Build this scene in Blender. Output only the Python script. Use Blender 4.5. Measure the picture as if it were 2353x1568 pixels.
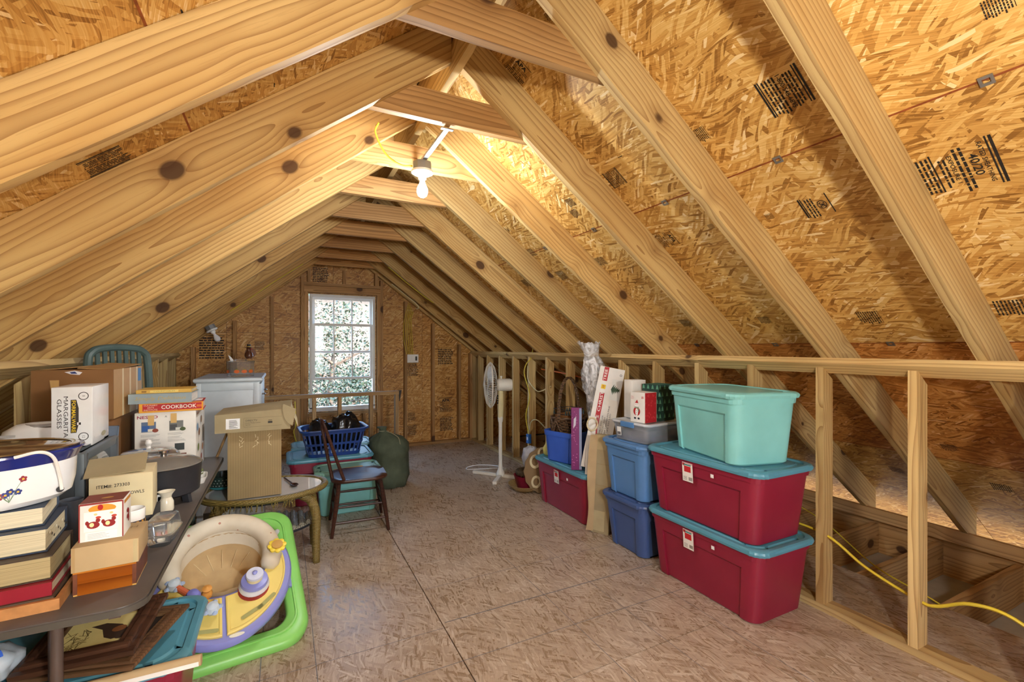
import bpy, bmesh, math, random
from mathutils import Matrix, Vector, noise
random.seed(7)
R = math.radians
for o in list(bpy.data.objects):
    bpy.data.objects.remove(o, do_unlink=True)
scene = bpy.context.scene
C = scene.collection

# ------------------------------------------------------------------ camera
CAM_H = 1.411
cam_d = bpy.data.cameras.new('camera'); cam_d.sensor_width = 36.0; cam_d.lens = 16.0
cam_d.shift_y = 15.5 / 2353; cam_d.clip_start = 0.02; cam_d.clip_end = 300
cam = bpy.data.objects.new('camera', cam_d); C.objects.link(cam)
cam.location = (0, 0, CAM_H); cam.rotation_euler = (R(90), 0, R(-26.68))
scene.camera = cam

# ------------------------------------------------------------------ world, sun, exposure
world = bpy.data.worlds.new('sky'); scene.world = world; world.use_nodes = True
wn = world.node_tree.nodes; wl = world.node_tree.links
for n in list(wn): wn.remove(n)
w_out = wn.new('ShaderNodeOutputWorld'); w_bg = wn.new('ShaderNodeBackground'); w_sky = wn.new('ShaderNodeTexSky')
w_sky.sky_type = 'HOSEK_WILKIE'; w_sky.turbidity = 4.0; w_sky.ground_albedo = 0.4
w_sky.sun_direction = Vector((0.55, -0.55, 0.62)).normalized()
w_bg.inputs['Strength'].default_value = 19.0
wl.new(w_sky.outputs[0], w_bg.inputs[0]); wl.new(w_bg.outputs[0], w_out.inputs[0])
sun_d = bpy.data.lights.new('sun', 'SUN'); sun_d.energy = 2.5; sun_d.angle = R(0.6); sun_d.color = (1.0, 0.93, 0.82)
sun = bpy.data.objects.new('sun', sun_d); C.objects.link(sun)
sun.rotation_euler = Vector((0.75, -0.45, 0.62)).to_track_quat('Z', 'Y').to_euler()
BULB_W = 7.5          # visible bulb over the aisle
FILL_BULB_W = 28.0         # unseen bulb added behind the camera as fill light
scene.view_settings.view_transform = 'Standard'; scene.view_settings.look = 'None'
scene.view_settings.gamma = 1.0; scene.view_settings.use_curve_mapping = False
scene.view_settings.exposure = 2.33

# ------------------------------------------------------------------ material helpers
class NT:
    def __init__(s, name):
        s.m = bpy.data.materials.new(name); s.m.use_nodes = True
        s.t = s.m.node_tree; s.n = s.t.nodes; s.l = s.t.links
        s.b = s.n['Principled BSDF']
    def new(s, t, **kw):
        nd = s.n.new('ShaderNode' + t)
        for k, v in kw.items():
            if k.startswith('i_'):
                key = k[2:]; key = int(key) if key.isdigit() else key.replace('_', ' ')
                nd.inputs[key].default_value = v
            else: setattr(nd, k, v)
        return nd
    def link(s, a, b): s.l.new(a, b)
    def math(s, op, a, b=None, c=None, clamp=False):
        nd = s.new('Math', operation=op, use_clamp=clamp)
        for i, x in enumerate((a, b, c)):
            if x is None: continue
            if isinstance(x, (int, float)): nd.inputs[i].default_value = x
            else: s.link(x, nd.inputs[i])
        return nd.outputs[0]
    def ramp(s, fac, stops, interp='LINEAR'):
        nd = s.new('ValToRGB'); cr = nd.color_ramp; cr.interpolation = interp
        while len(cr.elements) > 1: cr.elements.remove(cr.elements[-1])
        cr.elements[0].position = stops[0][0]; cr.elements[0].color = (*stops[0][1], 1)
        for p, c in stops[1:]:
            e = cr.elements.new(p); e.color = (*c, 1)
        s.link(fac, nd.inputs[0]); return nd.outputs[0]
    def mix(s, fac, a, b, mode='MIX'):
        nd = s.new('Mix', data_type='RGBA', blend_type=mode)
        for i, x in ((0, fac), (6, a), (7, b)):
            if isinstance(x, (int, float)): nd.inputs[i].default_value = x
            elif isinstance(x, tuple): nd.inputs[i].default_value = (*x[:3], 1)
            else: s.link(x, nd.inputs[i])
        return nd.outputs[2]
    def bump(s, h, strength=0.2, dist=0.002):
        nd = s.new('Bump', i_Strength=strength, i_Distance=dist); s.link(h, nd.inputs['Height'])
        s.link(nd.outputs[0], s.b.inputs['Normal'])
def srgb(h):
    h = h.lstrip('#'); v = [int(h[i:i+2], 16)/255 for i in (0, 2, 4)]
    return tuple(x/12.92 if x <= 0.04045 else ((x+0.055)/1.055)**2.4 for x in v)
def plain(name, col, rough=0.55, var=0.06, scale=14.0, metal=0.0, bump=0.0, spec=0.5, trans=0.0, ior=1.45, coat=0.0):
    """one-colour stuff with a little mottling"""
    col = srgb(col) if isinstance(col, str) else col
    t = NT(name)
    tc = t.new('TexCoord'); nz = t.new('TexNoise', i_Scale=scale, i_Detail=4.0)
    t.link(tc.outputs['Object'], nz.inputs['Vector'])
    lo = tuple(c*(1-var*1.6) for c in col); hi = tuple(min(1, c*(1+var)+var*0.02) for c in col)
    c = t.ramp(nz.outputs[0], [(0.32, lo), (0.7, hi)])
    t.link(c, t.b.inputs['Base Color'])
    t.b.inputs['Roughness'].default_value = rough; t.b.inputs['Metallic'].default_value = metal
    t.b.inputs['Specular IOR Level'].default_value = spec
    t.b.inputs['Transmission Weight'].default_value = trans; t.b.inputs['IOR'].default_value = ior
    t.b.inputs['Coat Weight'].default_value = coat
    if bump: t.bump(nz.outputs[0], bump, 0.004)
    return t.m

def m_osb(name, stops, rough=0.6, size=1.0, gloss=False, contrast=1.0, fleck=1.0):
    """pressed strands: five sheets of long flakes at different angles overlapping; local XY is the board"""
    t = NT(name)
    tc = t.new('TexCoord'); oi = t.new('ObjectInfo')
    off = t.new('VectorMath', operation='SCALE'); off.inputs[0].default_value = (37, 19, 0)
    t.link(oi.outputs['Random'], off.inputs['Scale'])
    base = t.new('VectorMath', operation='ADD'); t.link(tc.outputs['Object'], base.inputs[0]); t.link(off.outputs[0], base.inputs[1])
    wp = t.new('TexNoise', i_Scale=2.6, i_Detail=1.0, noise_dimensions='2D'); t.link(base.outputs[0], wp.inputs['Vector'])
    warp = t.new('VectorMath', operation='MULTIPLY_ADD'); t.link(wp.outputs['Color'], warp.inputs[0]); warp.inputs[1].default_value = (0.10, 0.10, 0); t.link(base.outputs[0], warp.inputs[2])
    val = None; grain = None
    for k, (ang, fx, fy, thr) in enumerate(((0.3, 7, 44, -1), (1.25, 9, 60, 0.5), (-0.75, 8, 52, 0.55), (2.35, 11, 80, 0.6), (0.05, 13, 95, 0.66))):
        mp = t.new('Mapping'); mp.inputs['Location'].default_value = (k*5.3, k*2.7, 0); mp.inputs['Rotation'].default_value = (0, 0, ang)
        t.link(warp.outputs[0], mp.inputs['Vector'])
        ms = t.new('Mapping'); ms.inputs['Scale'].default_value = (fx/size, fy/size, 1); t.link(mp.outputs[0], ms.inputs['Vector'])
        v2 = t.new('TexVoronoi', i_Scale=1.0, voronoi_dimensions='2D', distance='CHEBYCHEV'); t.link(ms.outputs[0], v2.inputs['Vector'])
        s2 = t.new('SeparateColor'); t.link(v2.outputs['Color'], s2.inputs[0])
        if val is None:
            val = s2.outputs[0]
            gr = t.new('TexNoise', i_Scale=1.0, i_Detail=2.0, noise_dimensions='2D'); mg = t.new('Mapping')
            mg.inputs['Scale'].default_value = (fx*0.7/size, fy*6/size, 1); t.link(mp.outputs[0], mg.inputs['Vector']); t.link(mg.outputs[0], gr.inputs['Vector']); grain = gr.outputs[0]
        else:
            nd = t.new('Mix', data_type='FLOAT'); t.link(t.math('GREATER_THAN', s2.outputs[1], thr), nd.inputs[0]); t.link(val, nd.inputs[2]); t.link(s2.outputs[0], nd.inputs[3]); val = nd.outputs[0]
    soft = t.math('MULTIPLY_ADD', t.math('SUBTRACT', val, 0.5), 0.8*contrast, 0.48)
    v = t.math('MULTIPLY_ADD', t.math('SUBTRACT', grain, 0.5), 0.7*contrast, soft)
    v = t.math('MULTIPLY_ADD', t.math('SUBTRACT', wp.outputs[0], 0.5), 0.45, v, clamp=True)
    col = t.ramp(v, stops)
    col = t.mix(t.math('MULTIPLY', t.math('GREATER_THAN', val, 0.965), 0.6*fleck), col, stops[-1][1])
    col = t.mix(t.math('MULTIPLY', t.math('LESS_THAN', val, 0.02), 0.5*fleck), col, stops[0][1])
    col = t.mix(1.0, col, oi.outputs['Color'], 'MULTIPLY')
    t.link(col, t.b.inputs['Base Color'])
    if gloss:
        rg = t.math('MULTIPLY_ADD', v, 0.25, rough); t.link(rg, t.b.inputs['Roughness'])
    else: t.b.inputs['Roughness'].default_value = rough
    t.b.inputs['Specular IOR Level'].default_value = 0.7 if gloss else 0.45
    t.bump(v, 0.2, 0.0015)
    return t.m

def m_pine(name, light, mid, dark, knot=(0.06, 0.025, 0.012), rough=0.62, ring=110.0, knots=True):
    """sawn softwood; local X runs along the board"""
    t = NT(name)
    tc = t.new('TexCoord'); oi = t.new('ObjectInfo')
    off = t.new('VectorMath', operation='SCALE'); off.inputs[0].default_value = (53.0, 0, 0)
    t.link(oi.outputs['Random'], off.inputs['Scale'])
    base = t.new('VectorMath', operation='ADD'); t.link(tc.outputs['Object'], base.inputs[0]); t.link(off.outputs[0], base.inputs[1])
    mpw = t.new('Mapping'); mpw.inputs['Scale'].default_value = (0.9, 5, 5); t.link(base.outputs[0], mpw.inputs['Vector'])
    wob = t.new('TexNoise', i_Scale=1.0, i_Detail=2.0); t.link(mpw.outputs[0], wob.inputs['Vector'])
    mk = t.new('Mapping'); mk.inputs['Scale'].default_value = (2.8, 3.6, 3.6); mk.inputs['Location'].default_value = (0.3, 0.42, 0.37)
    t.link(base.outputs[0], mk.inputs['Vector'])
    vk = t.new('TexVoronoi', i_Scale=1.0, i_Randomness=0.85); t.link(mk.outputs[0], vk.inputs['Vector'])
    kd = vk.outputs['Distance']
    bend = t.math('POWER', 2.718, t.math('MULTIPLY', t.math('MULTIPLY', kd, kd), -26.0))
    sp = t.new('SeparateXYZ'); t.link(tc.outputs['Object'], sp.inputs[0])
    y0 = t.math('MULTIPLY_ADD', oi.outputs['Random'], 0.16, -0.11)
    yy = t.math('ADD', sp.outputs[1], 0.035); zz = t.math('SUBTRACT', sp.outputs[2], y0)
    rr = t.math('SQRT', t.math('ADD', t.math('MULTIPLY', yy, yy), t.math('MULTIPLY', zz, zz)))
    rr = t.math('MULTIPLY_ADD', t.math('SUBTRACT', wob.outputs[0], 0.5), 0.085, rr)
    rr = t.math('MULTIPLY_ADD', bend, 0.03, rr)
    ph = t.math('MULTIPLY', rr, ring*2)
    saw = t.math('FRACT', t.math('MULTIPLY', ph, 0.2))
    late = t.math('POWER', saw, 3.0)
    fn = t.new('Mapping'); fn.inputs['Scale'].default_value = (5, 160, 160); t.link(base.outputs[0], fn.inputs['Vector'])
    fine = t.new('TexNoise', i_Scale=1.0, i_Detail=2.0); t.link(fn.outputs[0], fine.inputs['Vector'])
    bl = t.new('Mapping'); bl.inputs['Scale'].default_value = (1.1, 6, 6); bl.inputs['Location'].default_value = (9, 2, 4); t.link(base.outputs[0], bl.inputs['Vector'])
    blot = t.new('TexNoise', i_Scale=1.0, i_Detail=3.0); t.link(bl.outputs[0], blot.inputs['Vector'])
    col = t.ramp(blot.outputs[0], [(0.3, mid), (0.68, light)])
    col = t.mix(t.math('MULTIPLY', late, 0.72), col, dark)
    col = t.mix(t.math('MULTIPLY', t.math('GREATER_THAN', fine.outputs[0], 0.6), 0.12), col, dark)
    if knots:
        ks = t.new('SeparateColor'); t.link(vk.outputs['Color'], ks.inputs[0])
        kd = t.math('ADD', kd, t.math('MULTIPLY_ADD', ks.outputs[0], 0.16, -0.045))
        kn = t.new('MapRange', i_1=0.125, i_2=0.095); t.link(kd, kn.inputs[0])
        halo = t.new('MapRange', i_1=0.26, i_2=0.11); t.link(kd, halo.inputs[0])
        col = t.mix(t.math('MULTIPLY', halo.outputs[0], 0.4), col, dark)
        col = t.mix(t.math('MULTIPLY', kn.outputs[0], 0.88), col, knot)
    tint = t.math('MULTIPLY_ADD', oi.outputs['Random'], 0.36, 0.74)
    hs = t.new('HueSaturation'); t.link(col, hs.inputs['Color']); t.link(tint, hs.inputs['Value'])
    t.link(t.mix(1.0, hs.outputs[0], oi.outputs['Color'], 'MULTIPLY'), t.b.inputs['Base Color'])
    t.b.inputs['Roughness'].default_value = rough; t.b.inputs['Specular IOR Level'].default_value = 0.3
    t.bump(late, 0.12, 0.001)
    return t.m

M = {}
M['osb'] = m_osb('osb_sheathing', [(0.0, srgb('8a6028')), (0.3, srgb('bf914a')), (0.6, srgb('d5ad64')), (0.85, srgb('e2c27e')), (1.0, srgb('f1deb2'))], 0.5)
M['osb_floor'] = m_osb('osb_subfloor', [(0.0, srgb('8f7a64')), (0.3, srgb('a28e79')), (0.65, srgb('b6a490')), (1.0, srgb('cfc3b4'))], 0.22, 0.8, gloss=True, contrast=0.9, fleck=0.25)
M['pine'] = m_pine('pine_lumber', srgb('dcc48c'), srgb('c4a268'), srgb('8c6436'))
M['pine_old'] = m_pine('pine_lumber_brown', srgb('c6a270'), srgb('aa8250'), srgb('74502c'))
M['ink'] = plain('black_stamp_ink', '1d1a18', 0.7, 0.2, 60)
M['metal'] = plain('galvanised_metal', 'aab0b4', 0.35, 0.08, 30, metal=0.9)
M['white'] = plain('white_plastic', 'e9e9e6', 0.4, 0.02)
M['vinyl'] = plain('white_vinyl', 'e4e4e2', 0.4, 0.03)
M['drywall'] = plain('drywall_back', 'b3aea2', 0.85, 0.05)
M['yellow_cable'] = plain('yellow_cable_jacket', 'd9c33c', 0.45, 0.05)
M['orange_cable'] = plain('orange_cable_jacket', 'd06a30', 0.45, 0.05)
M['cream_cable'] = plain('cream_cable_jacket', 'd8cda0', 0.45, 0.05)
M['chrome'] = plain('bright_metal', 'd0d2d4', 0.15, 0.02, metal=1.0)

# ------------------------------------------------------------------ mesh helpers
class MB:
    def __init__(s): s.v = []; s.f = []; s.mi = []; s.sm = []
    def add(s, vs, fs, mi=0, smooth=False):
        o = len(s.v); s.v += [tuple(x) for x in vs]
        for f in fs: s.f.append(tuple(i+o for i in f)); s.mi.append(mi); s.sm.append(smooth)
        return s
    def box(s, x0, x1, y0, y1, z0, z1, mi=0):
        vs = [(x0,y0,z0),(x1,y0,z0),(x1,y1,z0),(x0,y1,z0),(x0,y0,z1),(x1,y0,z1),(x1,y1,z1),(x0,y1,z1)]
        return s.add(vs, [(0,3,2,1),(4,5,6,7),(0,1,5,4),(1,2,6,5),(2,3,7,6),(3,0,4,7)], mi)
    def obox(s, c, ax, ay, az, mi=0):
        """box given centre and three half-axis vectors"""
        c, ax, ay, az = map(Vector, (c, ax, ay, az)); vs = []
        for k in (-1, 1):
            for i, j in ((-1,-1),(1,-1),(1,1),(-1,1)): vs.append(c+ax*i+ay*j+az*k)
        return s.add(vs, [(0,3,2,1),(4,5,6,7),(0,1,5,4),(1,2,6,5),(2,3,7,6),(3,0,4,7)], mi)
    def prism(s, poly, axis, a, b, mi=0, smooth=False):
        """polygon of 2D points extruded along axis ('x','y','z') from a to b"""
        n = len(poly); vs = []
        for t in (a, b):
            for p, q in poly:
                vs.append({'x':(t,p,q),'y':(p,t,q),'z':(p,q,t)}[axis])
        fs = [tuple(range(n-1,-1,-1)), tuple(range(n,2*n))] + [(i,(i+1)%n,n+(i+1)%n,n+i) for i in range(n)]
        return s.add(vs, fs, mi, smooth)
    def loft(s, rings, closed=True, caps=(True, True), mi=0, smooth=True):
        n = len(rings[0]); vs = [p for r in rings for p in r]; fs = []
        m = n if closed else n-1
        for k in range(len(rings)-1):
            for i in range(m):
                j = (i+1) % n; fs.append((k*n+i, k*n+j, (k+1)*n+j, (k+1)*n+i))
        if caps[0]: fs.append(tuple(range(n-1,-1,-1)))
        if caps[1]: fs.append(tuple((len(rings)-1)*n+i for i in range(n)))
        return s.add(vs, fs, mi, smooth)
    def tube(s, pts, r, n=8, mi=0, caps=True, closed=False, smooth=True):
        pts = [Vector(p) for p in pts]; N = len(pts); rings = []
        rs = r if isinstance(r, (list, tuple)) else [r]*N
        up = None
        for i in range(N):
            if closed: d = (pts[(i+1)%N]-pts[i-1]).normalized()
            else: d = (pts[min(i+1,N-1)]-pts[max(i-1,0)]).normalized()
            if up is None:
                up = Vector((0,0,1)) if abs(d.z) < 0.9 else Vector((1,0,0))
            u = d.cross(up)
            if u.length < 1e-6: u = d.cross(Vector((0,1,0.3)))
            u.normalize(); w = u.cross(d).normalized(); up = w
            rings.append([pts[i]+(u*math.cos(2*math.pi*k/n)+w*math.sin(2*math.pi*k/n))*rs[i] for k in range(n)])
        if closed: rings.append(rings[0]); return s.loft(rings, True, (False, False), mi, smooth)
        return s.loft(rings, True, (caps, caps), mi, smooth)
    def lathe(s, prof, n=24, c=(0,0,0), mi=0, sx=1.0, sy=1.0, smooth=True, caps=(True, True)):
        rings = [[(c[0]+r*sx*math.cos(2*math.pi*k/n), c[1]+r*sy*math.sin(2*math.pi*k/n), c[2]+z) for k in range(n)] for r, z in prof]
        return s.loft(rings, True, caps, mi, smooth)
    def rrects(s, secs, n=5, mi=0, caps=(True, True), smooth=True):
        """loft of rounded rectangles (w, d, r, z[, cx, cy])"""
        return s.loft([rrect(*q[:4], n=n, cx=q[4] if len(q)>4 else 0, cy=q[5] if len(q)>5 else 0) for q in secs], True, caps, mi, smooth)
    def xf(s, m):
        s.v = [tuple(m @ Vector(p)) for p in s.v]; return s
    def mesh(s, name):
        me = bpy.data.meshes.new(name); me.from_pydata(s.v, [], s.f); me.validate()
        if len(me.polygons) == len(s.f):
            me.polygons.foreach_set('material_index', s.mi); me.polygons.foreach_set('use_smooth', s.sm)
        me.update(); return me
def rrect(w, d, r, z, n=5, cx=0, cy=0):
    r = min(r, w/2-1e-4, d/2-1e-4); out = []
    for sx, sy, a0 in ((1,1,0),(-1,1,90),(-1,-1,180),(1,-1,270)):
        for k in range(n+1):
            a = R(a0+90*k/n); out.append((cx+sx*(w/2-r)+r*math.cos(a), cy+sy*(d/2-r)+r*math.sin(a), z))
    return out
def link(name, me, mats, parent=None, loc=None, rot=None, mw=None):
    o = bpy.data.objects.new(name, me); C.objects.link(o)
    if me is not None and not me.materials:
        for m in (mats if isinstance(mats, (list, tuple)) else [mats]): me.materials.append(M[m] if isinstance(m, str) else m)
    if parent: o.parent = parent
    if mw is not None: o.matrix_local = mw
    if loc: o.location = loc
    if rot: o.rotation_euler = rot
    return o
def part(name, mb, mats, parent=None, auto=35, bevel=0, **kw):
    me = mb.mesh(name)
    if bevel:
        bm = bmesh.new(); bm.from_mesh(me); bmesh.ops.remove_doubles(bm, verts=bm.verts, dist=1e-5)
        es = [e for e in bm.edges if len(e.link_faces) == 2 and e.calc_face_angle(0) > R(40)]
        bmesh.ops.bevel(bm, geom=es, offset=bevel, segments=2, affect='EDGES', profile=0.6, clamp_overlap=True)
        bm.to_mesh(me); bm.free()
    if auto: me.polygons.foreach_set('use_smooth', [True]*len(me.polygons)) if bevel else None
    if any(s for s in mb.sm) or bevel:
        try: me.set_sharp_from_angle(angle=R(auto))
        except Exception: pass
    return link(name, me, mats, parent, **kw)
def thing(name, label, cat, loc=(0,0,0), rotz=0.0, group=None, rot=None):
    o = bpy.data.objects.new(name, None); C.objects.link(o); o.empty_display_size = 0.1
    o.location = loc; o.rotation_euler = rot if rot else (0, 0, rotz); o['label'] = label; o['category'] = cat
    if group: o['group'] = group
    return o
def tag(o, label, cat, group=None):
    o['label'] = label; o['category'] = cat
    if group: o['group'] = group
    return o
def structure(name):
    o = bpy.data.objects.new(name, None); C.objects.link(o); o['kind'] = 'structure'; return o
_tc = {}
def text_mesh(s, bold=0.0, shear=0.0):
    """outline lettering, height 1, centred; returns verts, faces"""
    k = (s, bold, shear)
    if k not in _tc:
        cu = bpy.data.curves.new('t', 'FONT'); cu.body = s; cu.size = 1.0; cu.offset = bold; cu.shear = shear; cu.resolution_u = 2
        cu.align_x = 'CENTER'; cu.align_y = 'CENTER'
        o = bpy.data.objects.new('t', cu); me = bpy.data.meshes.new_from_object(o)
        _tc[k] = ([tuple(v.co) for v in me.vertices], [tuple(p.vertices) for p in me.polygons])
        bpy.data.objects.remove(o); bpy.data.meshes.remove(me); bpy.data.curves.remove(cu)
    return _tc[k]
def put_text(mb, s, o, x, y, h, w=None, mi=0, bold=0.0, shear=0.0):
    """letters on the plane o + x, y (unit vectors); h cap height; w total width"""
    vs, fs = text_mesh(s, bold, shear)
    if not vs: return
    o, x, y = Vector(o), Vector(x).normalized(), Vector(y).normalized()
    w0 = max(v[0] for v in vs)-min(v[0] for v in vs); sy = h/0.7; sx = (w/w0) if w else sy
    mb.add([o+x*(v[0]*sx)+y*(v[1]*sy) for v in vs], fs, mi)
def put_rect(mb, o, x, y, w, h, mi=0):
    o, x, y = Vector(o), Vector(x).normalized()*w/2, Vector(y).normalized()*h/2
    mb.add([o-x-y, o+x-y, o+x+y, o-x+y], [(0,1,2,3)], mi)
def put_poly(mb, o, x, y, pts, mi=0):
    o, x, y = Vector(o), Vector(x).normalized(), Vector(y).normalized()
    mb.add([o+x*a+y*b for a, b in pts], [tuple(range(len(pts)))], mi)
def put_disc(mb, o, x, y, rx, ry=None, mi=0, n=16):
    ry = ry or rx
    put_poly(mb, o, x, y, [(rx*math.cos(2*math.pi*k/n), ry*math.sin(2*math.pi*k/n)) for k in range(n)], mi)
def put_ring(mb, o, x, y, r0, r1, mi=0, n=20, sy=1.0):
    o, x, y = Vector(o), Vector(x).normalized(), Vector(y).normalized(); vs = []
    for k in range(n):
        a = 2*math.pi*k/n
        for r in (r0, r1): vs.append(o+x*(r*math.cos(a))+y*(r*sy*math.sin(a)))
    mb.add(vs, [(2*k, 2*k+1, (2*k+3) % (2*n), (2*k+2) % (2*n)) for k in range(n)], mi)
def spline(pts, n=8):
    """Catmull-Rom through points"""
    P = [Vector(p) for p in pts]; P = [P[0]*2-P[1]] + P + [P[-1]*2-P[-2]]; out = []
    for i in range(1, len(P)-2):
        for k in range(n):
            t = k/n; a, b, c, d = P[i-1], P[i], P[i+1], P[i+2]
            out.append(0.5*((2*b)+(c-a)*t+(2*a-5*b+4*c-d)*t*t+(3*b-a-3*c+d)*t**3))
    out.append(P[-2]); return out
def cable(name, pts, r, mat, label, n=6, parent=None, group=None):
    mb = MB().tube(spline(pts, n), r, 6)
    o = part(name, mb, mat, parent, auto=60)
    if parent is None: tag(o, label, 'cable', group)
    return o
# ------------------------------------------------------------------ attic shell
ZT = 2.464; TL, TR_ = 0.347, 1.091; SL, SR = 0.771, 0.747
RX = 0.713; RZ = ZT + SR*(TR_-RX)
def zuR(x): return ZT - SR*(x-TR_)          # underside of the rafters, window-side right slope
def zuL(x): return ZT - SL*(TL-x)
AR, AL = math.atan(SR), math.atan(SL)
RD = 0.184                                   # rafter depth
Y0, Y1 = -1.6, 6.55                          # gable walls
_lum = {}
def lumber(name, p0, p1, w, h, parent, mat='pine', up=(0,0,1), color=None):
    """sawn board from p0 to p1 (centre line), w across, h along up"""
    p0, p1 = Vector(p0), Vector(p1); x = (p1-p0); L = x.length; x.normalize()
    z = Vector(up); z = (z - x*z.dot(x)).normalized(); y = z.cross(x)
    k = (round(L,3), round(w,4), round(h,4), mat)
    if k not in _lum:
        me = MB().box(-L/2, L/2, -w/2, w/2, -h/2, h/2).mesh(name); me.materials.append(M[mat]); _lum[k] = me
    m = Matrix.Identity(4); c = (p0+p1)/2
    for i in range(3): m[i][0], m[i][1], m[i][2], m[i][3] = x[i], y[i], z[i], c[i]
    o = link(name, _lum[k], mat, parent, mw=m)
    if color: o.color = (*color, 1)
    return o
def slab(name, org, ax, ay, w, h, th, parent, mat, color=None):
    """thin panel lying in plane ax, ay with origin at its centre; thickness goes along -(ax x ay)"""
    ax, ay = Vector(ax).normalized(), Vector(ay).normalized(); az = ax.cross(ay)
    k = ('p', round(w,3), round(h,3), th, mat)
    if k not in _lum:
        me = MB().box(-w/2, w/2, -h/2, h/2, -th, 0).mesh(name); me.materials.append(M[mat]); _lum[k] = me
    m = Matrix.Identity(4); org = Vector(org)
    for i in range(3): m[i][0], m[i][1], m[i][2], m[i][3] = ax[i], ay[i], az[i], org[i]
    o = link(name, _lum[k], mat, parent, mw=m)
    if color: o.color = (*color, 1)
    return o
def shade(base, v=0.07):
    k = 1+random.uniform(-v, v); return tuple(c*k for c in base)

# floor: boards of oriented strand board with open joints
floor = structure('floor')
FX0, FX1 = -1.75, 3.21
xs = [FX0, -0.495, 0.725, 1.945, FX1]
cols = [(-0.495, 0.725, 0.48), (0.725, 1.945, 1.62), (FX0, -0.495, 1.62), (1.945, FX1, 0.48)]
for xa, xb, ya in cols:
    y = ya - 2.44
    while y < Y1-0.02:
        a, b = max(y, Y0), min(y+2.44, Y1)
        if b-a > 0.05:
            slab('subfloor_panel', ((xa+xb)/2, (a+b)/2, 0), (0,1,0), (-1,0,0), b-a-0.005, xb-xa-0.005, 0.02, floor, 'osb_floor', shade((1,1,1), 0.05))
        y += 2.44
# joists, rim board and plaster ceiling below the open bays
for side in (1, -1):
    xa, xb = (2.0, 4.34) if side > 0 else (-3.1, -0.6)
    for k in range(-7, 14):
        yj = 1.18 + 0.4064*k
        if Y0 < yj < Y1: lumber('joist', (xa, yj, -0.14), (xb, yj, -0.14), 0.038, 0.235, floor, 'pine_old')
slab('ceiling_below', (0.62, 2.47, -0.262), (1,0,0), (0,1,0), 7.6, 8.2, 0.012, floor, 'drywall')

# chalk lines snapped across the floor
M['chalk'] = plain('grey_blue_chalk', '6d7078', 0.9, 0.1, 40)
for k, (p, q, w) in enumerate([((0.74, 2.24), (2.15, 2.24), .006), ((-0.42, 1.93), (2.4, 1.93), .0035), ((-0.42, 2.20), (0.72, 2.20), .003), ((0.74, 2.60), (2.1, 2.60), .003), ((0.74,2.92),(2.05,2.92),.002),
                         ((0.13, 1.3), (0.13, 4.2), .0035), ((-0.09, 1.3), (-0.09, 3.3), .004), ((1.33, 1.4), (1.33, 3.6), .003), ((1.65, 1.4), (1.65, 3.0), .0025), ((2.0,1.0),(2.0,2.0),.003),((-0.42, 1.62), (0.72, 1.62), .003), ((0.74, 3.62), (2.0, 3.62), .0025)]):
    d = Vector((q[0]-p[0], q[1]-p[1], 0)); nrm = Vector((-d.y, d.x, 0)).normalized()*w/2
    mb = MB(); a, b = Vector((*p, 0.0008)), Vector((*q, 0.0008))
    mb.add([a-nrm, b-nrm, b+nrm, a+nrm], [(0,1,2,3)]); part('chalk_line', mb, 'chalk', floor)

# roof: sheathing panels, rafters, ties, ridge
ceiling = structure('ceiling')
def zsR(x): return zuR(x) + RD/math.cos(AR)
def zsL(x): return zuL(x) + RD/math.cos(AL)
PANELS = []
def roof_row(side, xa, xb, ystart, color):
    y = ystart - 4.88
    while y < Y1+0.1:
        a, b = max(y, Y0-0.1), min(y+2.44, Y1+0.1)
        if b-a > 0.05:
            xm = (xa+xb)/2
            if side > 0:
                ax = Vector((0,1,0)); ay = Vector((math.cos(AR), 0, -math.sin(AR))); zc = zsR(xm); wd = abs(xb-xa)/math.cos(AR)
            else:
                ax = Vector((0,-1,0)); ay = Vector((-math.cos(AL), 0, -math.sin(AL))); zc = zsL(xm); wd = abs(xb-xa)/math.cos(AL)
            o = slab('sheathing_panel', (xm, (a+b)/2, zc), ax, ay, b-a-0.004, wd-0.004, 0.011, ceiling, 'osb', shade(color, 0.05))
            PANELS.append((side, xa, xb, a, b, o))
        y += 2.44
OR = (1.0, 0.98, 0.95)
for xa, xb, ys, c in ((RX, 0.805, 1.413, OR), (0.805, 1.785, 2.633, OR), (1.785, 2.775, 1.413, OR), (2.775, 3.75, 2.633, (0.92, 0.66, 0.52)), (3.75, 4.76, 1.413, (1.0, 0.95, 0.85))):  # row below the plate seam: redder boards, eave shade partly put into the tint
    roof_row(1, xa, xb, ys, c)
for xa, xb, ys, c in ((0.655, RX, 1.413, OR), (-0.30, 0.655, 1.413, (0.9,0.8,0.68)), (-1.26, -0.30, 2.633, (0.9,0.8,0.68)), (-2.22, -1.26, 1.413, OR), (-3.4, -2.22, 1.413, OR)):
    roof_row(-1, xa, xb, ys, c)
# shingles and felt over the boards
M['felt'] = plain('roofing_felt', '2a2826', 0.9, 0.1)
for side, xe, zs in ((1, 4.80, zsR), (-1, -3.45, zsL)):
    part('roof_covering', MB().prism([(RX, zs(RX)+0.016), (xe, zs(xe)+0.016), (xe, zs(xe)+0.04), (RX, zs(RX)+0.04)], 'y', Y0-0.15, Y1+0.15), 'felt', ceiling)
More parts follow.
